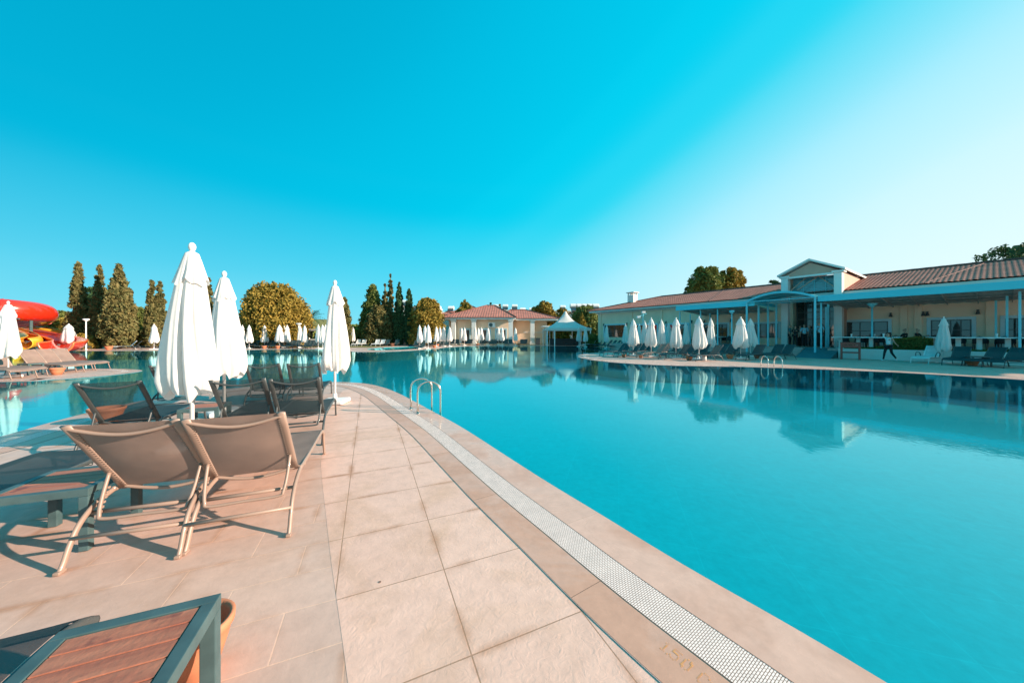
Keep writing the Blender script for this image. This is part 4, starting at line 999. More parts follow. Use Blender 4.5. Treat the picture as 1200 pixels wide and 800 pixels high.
bm = new(); box(bm, -2.2, .6, .9, 2.2, 1.2, 1.0, .01); box(bm, -2.1, .7, 0, 2.1, 1.1, .899); obj('counter', bm, M['wicker'], tn)

# far houses
def house(x, Y, wdt, dep, h, roofh, label, m='far_white', tanks=0, rz=0):
    o = empty('apartment_house' if h > 7 else 'village_house', (x, Y, 0), rz, label, 'building')
    bm = new(); box(bm, -wdt / 2, 0, 0, wdt / 2, dep, h); obj('wall', bm, M[m], o)
    if roofh > 0: hip_roof('roof', o, -wdt / 2 - .5, wdt / 2 + .5, -.5, dep + .5, h + .01, h + roofh, -wdt / 2 + dep * .4, wdt / 2 - dep * .4, wave=.6)
    else:
        bm = new(); box(bm, -wdt / 2 - .3, -.3, h + .002, wdt / 2 + .3, dep + .3, h + .4, .05); obj('parapet', bm, M['far_white'], o)
    rn = random.Random(int(x * 7)); nw = max(2, int(wdt / 2.6))
    for z in np.arange(1.2, h - 1.2, 3.0):
        for k in range(nw):
            xx = -wdt / 2 + wdt * (k + .5) / nw; f = new(); box(f, xx - .55, -.05, z, xx + .55, 0, z + 1.4); wf = obj('window', f, M['trim'], o)
            f = new(); box(f, xx - .46, -.07, z + .08, xx + .46, -.051, z + 1.32); obj('pane', f, M['glass'], wf)
    for k in range(tanks):
        xx = -wdt / 2 + wdt * (k + .5) / tanks; f = new(); lathe(f, [(.55, -.9), (.6, -.8), (.6, .8), (.55, .9)], 14)
        bmesh.ops.transform(f, matrix=Matrix.Translation((xx, 1.2, h + 1.7)) @ Matrix.Rotation(R(90), 4, 'Y'), verts=f.verts)
        box(f, xx - .6, .9, h + .4, xx + .6, 1.5, h + 1.15); wt = obj('water_tank', f, M['white_metal'], o)
        f = new(); v = [f.verts.new(c) for c in ((xx - .9, -.6, h + .5), (xx + .9, -.6, h + .5), (xx + .9, .8, h + 1.5), (xx - .9, .8, h + 1.5))]; f.faces.new(v); obj('solar_panel', f, M['glass'], wt)
    return o
house(PX(548, 66), 66, 7.6, 8, 5.6, 2.0, 'red roofed house rising behind the cream pavilion')
house(PX(524, 64), 64, 3.0, 6, 5.4, .9, 'small blue-white house left behind the pavilion roof', 'white_wall')
house(PX(485, 90), 90, 11, 10, 9.0, 0, 'pale apartment house behind the slender cypresses', tanks=2)
house(PX(520, 100), 100, 8, 10, 8.2, 0, 'pale apartment house between the orange bush and pavilion roof', tanks=2)
house(PX(592, 105), 105, 9, 10, 9.2, 0, 'pale apartment house, left of two over the pavilion roof', tanks=3)
house(PX(613, 105), 108, 9, 10, 8.4, 0, 'pale apartment house, right of two over the pavilion roof', tanks=3)
house(PX(686, 80), 80, 6.6, 9, 7.0, .9, 'pale house with solar water tanks left of the clubhouse roof', tanks=5)
house(PX(652, 110), 110, 9, 10, 9.4, 0, 'far pale apartment house above the tent', tanks=2)
kiosk = empty('kiosk', (*XY(366, 47), 0), 0, 'small white kiosk between the round bush and folded umbrellas', 'kiosk')
bm = new(); box(bm, -1.9, 0, 0, 1.9, 2.5, .95, .02)
for x in (-1.8, -.6, .7, 1.8): box(bm, x - .1, .05, .951, x + .1, .25, 2.1)
obj('counter', bm, M['white_wall'], kiosk)
bm = new(); box(bm, -2.3, -.4, 2.101, 2.3, 3, 2.4, .03); obj('roof', bm, M['far_white'], kiosk)
hut = empty('pool_hut', (*XY(470, 51), 0), 0, 'low grey-white hut in the shade behind the slender cypresses', 'building')
bm = new(); box(bm, -3.2, 0, 0, 3.2, 3, 2.3); obj('wall', bm, M['far_white'], hut); bm = new(); box(bm, -3.5, -.4, 2.301, 3.5, 3.3, 2.5, .03); obj('roof', bm, M['ridge'], hut)
for x in (-2.2, 0, 1.6):
    bm = new(); box(bm, x - .35, -.03, .01, x + .35, -.001, 2.0); obj('door', bm, M['dark_metal'], hut)

# ================================================================== vegetation
def crown_mesh(env, H, W, z0, seed, clumps, per, leaf, cr, core=.62, ecc=1.0, lean=0):
    rg = np.random.default_rng(seed); V = []; F = []
    ts = rg.random(clumps * 3); wgt = np.array([env(t) for t in ts]) + .08; keep = rg.random(clumps * 3) < wgt / wgt.max(); ts = ts[keep][:clumps]
    th = rg.random(len(ts)) * 2 * np.pi
    bump = lambda t, a: 1 + .13 * np.sin(3 * a + seed + 6 * t) + .11 * np.sin(5 * a - 9 * t + seed) + .07 * np.sin(9 * a + 17 * t) * np.sin(14 * t + 4 * a)
    rad = np.array([env(t) for t in ts]) * W / 2 * bump(ts, th) * (.72 + .28 * rg.random(len(ts)) ** .5)
    rad *= np.where(rg.random(len(ts)) < .12, 1.16, 1.0)
    C = np.stack([rad * np.cos(th), rad * np.sin(th), z0 + ts * (H - z0)], 1)
    crs = cr * (.35 + .65 * np.clip(np.array([env(t) for t in ts]), .2, 1)) * rg.uniform(.55, 1.3, len(ts))
    n = len(ts) * per; ci = np.repeat(np.arange(len(ts)), per)
    off = rg.normal(size=(n, 3)); off /= np.linalg.norm(off, axis=1, keepdims=True); off *= (rg.random((n, 1)) ** .4); off[:, 2] *= ecc
    P = C[ci] + off * crs[ci][:, None]
    P[:, 2] = np.maximum(P[:, 2], z0 * .9 + .02)
    d1 = rg.normal(size=(n, 3)); d1[:, 2] += .8 * (ecc > 1); d1 /= np.linalg.norm(d1, axis=1, keepdims=True)
    d2 = np.cross(d1, rg.normal(size=(n, 3))); d2 /= np.linalg.norm(d2, axis=1, keepdims=True)
    s = leaf * rg.uniform(.6, 1.3, (n, 1)); a = P - d1 * s * .7; b = P + d2 * s * .35; c = P + d1 * s * .7; d = P - d2 * s * .35
    V = np.stack([a, b, c, d], 1).reshape(-1, 3); F = np.arange(4 * n).reshape(-1, 4)
    # irregular solid core added inside the leaves to stop see-through
    m1, m2 = 12, 14; base = len(V); cv = []
    for i in range(m1 + 1):
        t = .02 + .93 * i / m1
        for j in range(m2):
            aa = 2 * np.pi * j / m2; r = env(t) * W / 2 * core * bump(t, aa) * rg.uniform(.85, 1.1); cv.append((r * np.cos(aa), r * np.sin(aa), z0 + t * (H - z0)))
    V = np.concatenate([V, np.array(cv)]); F = F.tolist()
    for i in range(m1):
        for j in range(m2): F.append([base + i * m2 + j, base + i * m2 + (j + 1) % m2, base + (i + 1) * m2 + (j + 1) % m2, base + (i + 1) * m2 + j])
    me = bpy.data.meshes.new('crown'); me.from_pydata(V.tolist(), [], F); me.update(); return me
ENV = {
    'cypress': lambda t: min(1, .62 + t * 2.2) * (1 - t ** 1.6) ** .9,
    'slim': lambda t: min(1, .6 + t * 3) * (1 - t ** 3) ** .9,
    'cone': lambda t: (1 - t) ** .75 * min(1, .75 + t * 2.5),
    'round': lambda t: max(0.0, 1 - (1.62 * t - .62) ** 2) ** .5 if t > .38 else .93 + .07 * t / .38,
    'ball': lambda t: max(0.0, 1 - (2 * t - 1) ** 2) ** .5,
    'bush': lambda t: max(0.0, 1 - t ** 2.2) ** .6,
}
tseed = [100]
def tree(name, kind, px0, px1, pytop, Y, mt, label, z0=.3, clumps=150, per=48, leaf=.30, cr=None, cat='tree', group=None, ecc=1.0, trunk=True):
    tseed[0] += 7; H = ZP(pytop, Y); W = (px1 - px0) / FPX * Y * (.72 if kind == 'cypress' else .84); x, y = XY((px0 + px1) / 2, Y)
    o = empty(name, (x, y, 0), 0, label, cat, group)
    obj('crown', crown_mesh(ENV[kind], H, W, z0, tseed[0], clumps, per, leaf, cr or min(W * .17, .85), ecc=ecc, core=.35 if kind == 'ball' else .6), M[mt], o)
    if trunk:
        bm = new(); r = max(.06, H * .018); tube(bm, catmull([(0, 0, 0), (r * .6, 0, H * .25), (-r * .4, r * .3, H * .5), (0, 0, H * .85)], 3), r, 7, radii=list(np.linspace(1.3, .25, 10)))
        if kind == 'ball':
            rn = random.Random(tseed[0])
            for k in range(7):
                a = rn.uniform(0, 6.28); st = Vector((0, 0, H * rn.uniform(.3, .55))); e = Vector((math.cos(a) * W * .36, math.sin(a) * W * .36, H * rn.uniform(.6, .85)))
                tube(bm, [st, st.lerp(e, .5) + Vector((0, 0, -.1 * W * .3)), e], r * .5, 5, radii=[1, .6, .25])
        obj('trunk', bm, M['bark'], o, smooth=True)
    return o
gT = 'cypresses on the left bank'
tree('cypress_tree', 'cypress', 81, 102, 303, 37, 'leaf_cyp', 'tall pointed cypress, leftmost of the left bank group', clumps=260, group=gT, ecc=1.6, leaf=.26)
tree('cypress_tree', 'cypress', 106, 127, 311, 37.5, 'leaf_cyp', 'ragged cypress in the middle of the left bank group', clumps=240, group=gT, ecc=1.5, leaf=.26)
tree('cypress_tree', 'cypress', 121, 158, 311, 36.5, 'leaf_cyp', 'broad brownish cypress, widest of the left bank group', clumps=340, group=gT, ecc=1.3, leaf=.28)
tree('cypress_tree', 'cypress', 169, 187, 328.5, 38.5, 'leaf_cyp', 'left one of the twin cypresses beside the big umbrella', clumps=200, group=gT, ecc=1.4, leaf=.26)
tree('cypress_tree', 'cypress', 178, 197, 330, 39.2, 'leaf_cyp', 'right one of the twin cypresses beside the big umbrella', clumps=200, group=gT, ecc=1.4, leaf=.26)
tree('cypress_tree', 'slim', 238.5, 250.5, 324, 44, 'leaf_cyp', 'thin cypress between the two big folded umbrellas', clumps=170, group=gT, ecc=1.5, leaf=.24)
tree('pine_tree', 'ball', 99, 118, 337, 43, 'leaf_dark', 'dark loose pine between the two left cypresses', z0=3, clumps=60, per=40, leaf=.3)
tree('olive_tree', 'ball', 127, 136, 332, 43, 'leaf_green', 'pale green tree peeking between the broad cypresses', z0=3, clumps=50, per=40, leaf=.3)
tree('round_shrub', 'bush', 150, 178, 361, 42, 'leaf_green', 'grey-green shrub right of the broad cypress', clumps=110, cat='shrub')
tree('round_shrub', 'bush', 148, 174, 381, 40, 'leaf_yellow', 'yellow shrub right of the broad cypress', clumps=110, cat='shrub')
tree('round_shrub', 'bush', 88, 108, 392, 35.5, 'leaf_orange', 'low orange shrub at the foot of the leftmost cypress', clumps=60, cat='shrub', z0=.05)
tree('orange_conifer', 'cone', 249, 284, 345, 43, 'leaf_orange', 'orange-tinted conifer behind the second big umbrella', clumps=200, leaf=.28)
tree('dark_conifer', 'bush', 282, 312, 345, 46, 'leaf_green', 'dark green tree behind the left flank of the round bush', clumps=200, leaf=.3)
tree('giant_round_bush', 'round', 288, 357, 334, 41, 'leaf_orange', 'huge rounded orange-green bush behind the umbrella row', z0=.1, clumps=560, per=52, leaf=.27, cr=.62, ecc=1.7)
tree('cypress_tree', 'slim', 397, 411, 347, 44, 'leaf_cyp', 'blunt cypress just right of the third big umbrella', clumps=170, ecc=1.4, leaf=.26)
tree('cedar_tree', 'cone', 418, 456, 334, 50, 'leaf_green', 'wide dark conifer left of the slender cypresses', clumps=420, leaf=.30)
tree('brown_shrub', 'bush', 428, 458, 357, 48.5, 'leaf_cyp', 'brownish conifer mass in front of the wide dark conifer', clumps=260, leaf=.28)
tree('thin_conifer', 'slim', 447, 455.5, 331, 51, 'leaf_cyp', 'thin ragged conifer, shorter twin behind the wide conifer', clumps=90, leaf=.28, ecc=1.2)
tree('thin_conifer', 'slim', 453, 462, 321, 50, 'leaf_cyp', 'thin ragged conifer, tallest tree beside the wide conifer', clumps=130, leaf=.28, ecc=1.2)
tree('cypress_tree', 'slim', 462, 473.5, 331, 49, 'leaf_dark', 'slender dark cypress, left of two near the orange conifer', clumps=220, leaf=.24, ecc=1.6)
tree('cypress_tree', 'slim', 473.5, 485, 337, 49, 'leaf_dark', 'slender dark cypress, right of two near the orange conifer', clumps=220, leaf=.24, ecc=1.6)
tree('orange_conifer', 'round', 483, 518, 350, 48, 'leaf_orange', 'orange rounded conifer left of the cream pavilion', clumps=320, leaf=.28)
tree('dark_conifer', 'cone', 507, 516, 354, 56, 'leaf_dark', 'small dark conifer behind the orange rounded conifer', clumps=60, leaf=.3)
tree('orange_conifer', 'round', 534, 555, 352.5, 62, 'leaf_orange', 'orange tree behind the left slope of the pavilion roof', clumps=160, leaf=.36)
tree('dark_conifer', 'cone', 572.5, 578, 352, 75, 'leaf_dark', 'tiny dark cypress tip above the pavilion ridge', clumps=50, leaf=.4)
tree('orange_conifer', 'cone', 583, 589, 353.5, 75, 'leaf_orange', 'small orange tree tip above the pavilion ridge', clumps=50, leaf=.4)
tree('round_tree', 'round', 622, 652, 354, 62, 'leaf_orange', 'orange-green tree left of the pointed tent', clumps=220, leaf=.4)
tree('round_tree', 'round', 650, 668, 361, 66, 'leaf_orange', 'lower orange tree behind the tent peak', clumps=130, leaf=.4)
tree('round_tree', 'round', 669, 703, 358, 56, 'leaf_green', 'dark green tree right of the tent peak', clumps=240, leaf=.36)
tree('orange_shrub', 'bush', 676, 688, 368, 53, 'leaf_orange', 'round orange shrub glowing right of the tent', clumps=80, leaf=.3, cat='shrub')
tree('low_shrub', 'bush', 686, 704, 392, 44, 'leaf_green', 'low green shrub by the left corner of the clubhouse', clumps=70, leaf=.25, cat='shrub', z0=.05)
tree('big_eucalyptus', 'ball', 810, 845, 312, 58, 'leaf_green', 'big bright round tree, left of two behind the clubhouse roof', z0=5, clumps=220, per=60, leaf=.42)
tree('big_eucalyptus', 'ball', 840, 869, 313.5, 59, 'leaf_orange', 'big bright round tree, right of two behind the clubhouse roof', z0=5.5, clumps=200, per=60, leaf=.42)
tree('small_far_tree', 'ball', 802, 811, 336, 60, 'leaf_dark', 'small dark tree left of the two big round trees', z0=7, clumps=30, leaf=.4)
tree('small_far_tree', 'ball', 899, 916, 328, 50, 'leaf_dark', 'thin dark tree tip left of the entrance gable', z0=6, clumps=40, per=30, leaf=.4)
tree('feathery_tree', 'ball', 1158, 1232, 284, 36, 'leaf_dark', 'dark feathery tree above the roof at the right edge', z0=5, clumps=130, per=40, leaf=.26, cr=.75)
for i, (a, b, t, Y, mt, l) in enumerate(((-40, 0, 372, 46, 'leaf_orange', 'at the far left edge'), (0, 30, 382, 44, 'leaf_orange', 'behind the leftmost umbrella'), (24, 60, 380, 45, 'leaf_yellow', 'behind the yellow flume'), (52, 86, 374, 46, 'leaf_orange', 'left of the leftmost cypress'), (60, 84, 364, 60, 'leaf_green', 'highest behind the red tube end'),
                                           (196, 240, 372, 46, 'leaf_green', 'behind the largest umbrella'), (228, 262, 384, 42, 'leaf_orange', 'between the two big umbrellas'), (372, 402, 386, 58, 'leaf_orange', 'behind the third big umbrella'), (408, 424, 383, 52, 'leaf_yellow', 'left of the wide dark conifer'))):
    tree('background_bush', 'bush', a, b, t, Y, mt, 'sunlit bush mass ' + l, z0=.05, clumps=150, leaf=.32, cat='shrub', group='bush masses beyond the banks', trunk=False)

# palm
pm = empty('palm_tree', (*XY(364, 50), 0), 0, 'small palm with drooping fronds right of the round bush', 'palm')
H = ZP(372, 50); bm = new(); tube(bm, [(0, 0, 0), (.1, 0, H * .5), (0, 0, H)], .22, 8); obj('trunk', bm, M['bark'], pm, smooth=True)
bm = new(); rn = random.Random(5)
for k in range(34):
    a = rn.uniform(0, 6.28); el = rn.uniform(-.3, 1.1); Lf = rn.uniform(1.6, 2.2); p = Vector((0, 0, H)); d = Vector((math.cos(a) * math.cos(el), math.sin(a) * math.cos(el), math.sin(el))); pts = []
    for i in range(9): pts.append(p.copy()); p += d * Lf / 8; d = (d + Vector((0, 0, -.13))).normalized()
    s = Vector((-math.sin(a), math.cos(a), 0))
    for i in range(1, 8):
        for sg in (-1, 1):
            q = pts[i]; e = q + s * sg * .42 * math.sin(math.pi * (i + 1) / 10) + (pts[i + 1] - q) * .9 - Vector((0, 0, .1))
            vv = [bm.verts.new(q), bm.verts.new(e), bm.verts.new(q + (pts[i + 1] - q) * .5)]; bm.faces.new(vv)
obj('fronds', bm, M['leaf_dark'], pm)

def leaf_box(x0, x1, y0, y1, z0, z1, n, leaf, seed):
    rg = np.random.default_rng(seed); P = rg.random((n, 3)) * [x1 - x0, y1 - y0, z1 - z0] + [x0, y0, z0]
    P[:, 2] -= .12 * np.abs(np.sin(P[:, 0] * 2.3)) * ((P[:, 2] - z0) / (z1 - z0))
    d1 = rg.normal(size=(n, 3)); d1 /= np.linalg.norm(d1, axis=1, keepdims=True); d2 = np.cross(d1, rg.normal(size=(n, 3))); d2 /= np.linalg.norm(d2, axis=1, keepdims=True)
    V = np.stack([P - d1 * leaf, P + d2 * leaf * .5, P + d1 * leaf, P - d2 * leaf * .5], 1).reshape(-1, 3)
    me = bpy.data.meshes.new('hedge'); me.from_pydata(V.tolist(), [], np.arange(4 * n).reshape(-1, 4).tolist()); me.update(); return me
def hedge(name, a, b, z1, mt, label, seed, n=5000):
    o = obj(name, leaf_box(a, b, -4.15, -3.55, TZ, z1, n, .045, seed), M[mt]); o.location = (OX, OY, 0); o.rotation_euler = (0, 0, RZC); tag(o, label, 'hedge'); return o
hedge('flowering_hedge', T(1047, -3.9), T(1093, -3.9), 1.34, 'leaf_green', 'clipped green hedge with orange tips on the planter wall', 3, 9000)
hb = [o for o in bpy.data.objects if o.name.startswith('flowering_hedge')][0]
obj('blossoms', leaf_box(T(1047, -3.9), T(1093, -3.9), -4.15, -3.55, 1.22, 1.42, 1500, .035, 8), M['leaf_orange'], hb)
hedge('low_planting', T(990, -3.9), T(1046, -3.9), .82, 'leaf_green', 'low green planting behind the planter wall near the lamp post', 4, 4000)
hedge('low_planting', T(1094, -3.9), T(1185, -3.9), .80, 'leaf_green', 'low green planting behind the planter wall at the far right', 6, 5000)
# far wood closing the horizon
rg = np.random.default_rng(9); n = 26000; ang = rg.random(n) * R(190) - R(5); rad = 118 + rg.random(n) * 10
hh = 3.2 + 1.6 * np.sin(ang * 23) + 1.2 * np.sin(ang * 57 + 1) + .8 * np.sin(ang * 131)
P = np.stack([rad * np.cos(ang), rad * np.sin(ang), rg.random(n) * hh + .1], 1)
d1 = rg.normal(size=(n, 3)); d1 /= np.linalg.norm(d1, axis=1, keepdims=True); d2 = np.cross(d1, rg.normal(size=(n, 3))); d2 /= np.linalg.norm(d2, axis=1, keepdims=True)
V = np.stack([P - d1 * .8, P + d2 * .6, P + d1 * .8, P - d2 * .6], 1).reshape(-1, 3)
me = bpy.data.meshes.new('far_treeline'); me.from_pydata(V.tolist(), [], np.arange(4 * n).reshape(-1, 4).tolist()); me.update()
tag(obj('far_treeline', me, M['leaf_green']), 'low line of far trees closing the horizon behind the pool', 'trees', kind='stuff')
bm = new(); v = [bm.verts.new((x, y, .0)) for x, y in ((-120, 39.5), (-17, 39.5), (-17, 50.6), (60, 50.8), (60, 140), (-120, 140))]; bm.faces.new(v)
tag(obj('lawn', bm, M['grass']), kind='structure')
bm = new(); rows = []   # low hill beyond the slides
for i in range(25):
    row = []
    for j in range(9):
        x = -190 + i * 6.5; yy = 150 + j * 9; row.append(bm.verts.new((x, yy, 11.5 * math.exp(-((x + 118) / 38) ** 2) * math.sin(math.pi * j / 8) - .2 + .6 * math.sin(i * 1.7 + j))))
    rows.append(row)
for a, b in zip(rows, rows[1:]):
    for j in range(8): bm.faces.new([a[j], b[j], b[j + 1], a[j + 1]])
tag(obj('hill', bm, M['grass'], smooth=True), kind='structure')

# ================================================================== water slides
def flume(path, r, a0, a1, seg=20, th=.05, n=8):
    """open or closed trough swept along path; angles from straight down"""
    P = catmull(path, n); bm = new(); rows = []
    for i, p in enumerate(P):
        t = (P[min(i + 1, len(P) - 1)] - P[max(i - 1, 0)]).normalized(); s = t.cross(Vector((0, 0, 1))).normalized(); u = s.cross(t)
        rows.append([[bm.verts.new(p + (s * math.sin(a) - u * math.cos(a)) * rr_) for a in [a0 + (a1 - a0) * j / seg for j in range(seg + 1)]] for rr_ in (r, r + th)])
    for A_, B_ in zip(rows, rows[1:]):
        for j in range(seg):
            bm.faces.new([A_[0][j], B_[0][j], B_[0][j + 1], A_[0][j + 1]]); bm.faces.new([A_[1][j + 1], B_[1][j + 1], B_[1][j], A_[1][j]])
        for j in (0, seg): bm.faces.new([A_[0][j], A_[1][j], B_[1][j], B_[0][j]])
    for row in (rows[0], rows[-1]):
        for j in range(seg): bm.faces.new([row[0][j], row[0][j + 1], row[1][j + 1], row[1][j]])
    bmesh.ops.recalc_face_normals(bm, faces=bm.faces)
    return bm, P
sl_ = empty('red_water_slide', (*XY(30, 31), 0), 0, 'big red tube slide curling down to an open red flume at the pool', 'water slide')
ofs = Vector((*XY(30, 31), 0))
def rel(pts): return [Vector(p) - ofs for p in pts]
bm, Pt = flume(rel([(-71, 30.0, 4.9), (-63, 29.6, 4.6), (-55, 29.8, 4.25), (-51, 30.4, 4.1), (-48.9, 32.2, 3.95), (-49.6, 34.6, 3.8), (-52, 36, 3.5), (-56, 36.5, 3.2), (-60, 35.6, 2.9)]), .95, -math.pi, math.pi, 28)
obj('tube', bm, M['red_slide'], sl_, smooth=True)
bm = new()   # tube joint flanges and side seam
for k in (16, 30, 46): 
    p = Pt[k]; t = (Pt[k + 1] - Pt[k - 1]).normalized(); s = t.cross(Vector((0, 0, 1))).normalized(); u = s.cross(t)
    tube(bm, [p + (s * math.cos(a) + u * math.sin(a)) * 1.02 for a in [2 * math.pi * j / 28 for j in range(28)]], .035, 6, closed=True)
obj('tube_flanges', bm, M['red_slide'], sl_, smooth=True)
bm, Pf = flume(rel([(-60, 34.8, 2.85), (-54, 33.8, 2.4), (-49, 33.2, 1.95), (-45.5, 32.6, 1.5), (-42.6, 31.6, 1.15), (-40.8, 30.2, .95), (-39.7, 28.6, .85)]), .95, -R(88), R(88), 22, n=8)
obj('flume', bm, M['red_slide'], sl_, smooth=True)
bm = new()
for sg in (-1, 1):
    pts = []
    for i, p in enumerate(Pf):
        t = (Pf[min(i + 1, len(Pf) - 1)] - Pf[max(i - 1, 0)]).normalized(); s = t.cross(Vector((0, 0, 1))).normalized(); u = s.cross(t); a = R(88) * sg
        pts.append(p + (s * math.sin(a) - u * math.cos(a)) * .98)
    tube(bm, pts, .07, 6)
p = Pf[-1]; t = (Pf[-1] - Pf[-2]).normalized(); s = t.cross(Vector((0, 0, 1))).normalized(); u = s.cross(t)
tube(bm, [p + (s * math.sin(a) - u * math.cos(a)) * .98 for a in [R(-88 + 176 * j / 20) for j in range(21)]], .075, 6)
obj('flume_rim', bm, M['orange_slide'], sl_, smooth=True)
bm = new()
for x, y, z in ((-61, 29.6, 3.6), (-53, 29.9, 3.25), (-48.6, 33.2, 2.95), (-55, 36.5, 2.2), (-52, 33.6, 1.3), (-45, 32.6, .6)):
    tube(bm, rel([(x, y, -1 if y < 31 else 0), (x, y, z)]), .11, 8)
tube(bm, rel([(-61, 29, 3.35), (-46.5, 31, 3.02)]), .07, 6); tube(bm, rel([(-53, 28.7, 4.1), (-48.0, 30.0, 3.1)]), .05, 6); tube(bm, rel([(-40.3, 29.8, -1.4), (-40.3, 29.8, .1)]), .1, 8)
obj('support_frame', bm, M['grey_metal'], sl_)
ys = empty('yellow_water_slide', (*XY(31, 29), 0), 0, 'short yellow slide mouth behind the island umbrella', 'water slide')
ofs = Vector((*XY(31, 29), 0))
bm, _ = flume(rel([(-52, 33.5, 2.2), (-48, 32.5, 1.4), (-44.6, 30.6, .95), (-43.2, 29.0, .75)]), .50, -R(150), R(150), 20); obj('flume', bm, M['yellow_slide'], ys, smooth=True)
bm = new(); tube(bm, rel([(-44.6, 30.6, -1.4), (-44.6, 30.6, .35)]), .09, 8); obj('support', bm, M['grey_metal'], ys)
yf = empty('yellow_flume', (*XY(50, 37), 0), 0, 'curving yellow flume among the bushes behind the red slide', 'water slide'); ofs = Vector((*XY(50, 37), 0))
bm, _ = flume(rel([(-57, 37.5, 3.0), (-54.5, 37, 2.55), (-52.3, 36.6, 2.4), (-50.6, 37.4, 1.9), (-51.5, 39, 1.5)]), .55, -R(85), R(85), 14); obj('flume', bm, M['yellow_slide'], yf, smooth=True)
bm = new(); tube(bm, rel([(-54.5, 37, 0), (-54.5, 37, 2)]), .08, 6); tube(bm, rel([(-50.6, 37.4, 0), (-50.6, 37.4, 1.35)]), .08, 6); obj('support', bm, M['grey_metal'], yf)
bb = new(); lathe(bb, [(.36, 0), (.42, .1), (.44, 1.1), (.30, 1.25), (.30, 1.6), (.15, 1.68)], 18); o = obj('blue_drum', bb, M['blue_plastic'], smooth=True); o.location = (*XY(57, 34.5), .0); tag(o, 'bright blue drum between the yellow flume and red slide', 'drum')
bb = new(); box(bb, -.35, -.2, .4, .35, .0, 1.6, .08); box(bb, -.3, -.15, 0, -.2, -.05, .41); box(bb, .2, -.15, 0, .3, -.05, .41); o = obj('yellow_board', bb, M['yellow_slide']); o.location = (*XY(69.5, 34.3), .0); tag(o, 'upright yellow rescue board left of the wide folded umbrella', 'board')

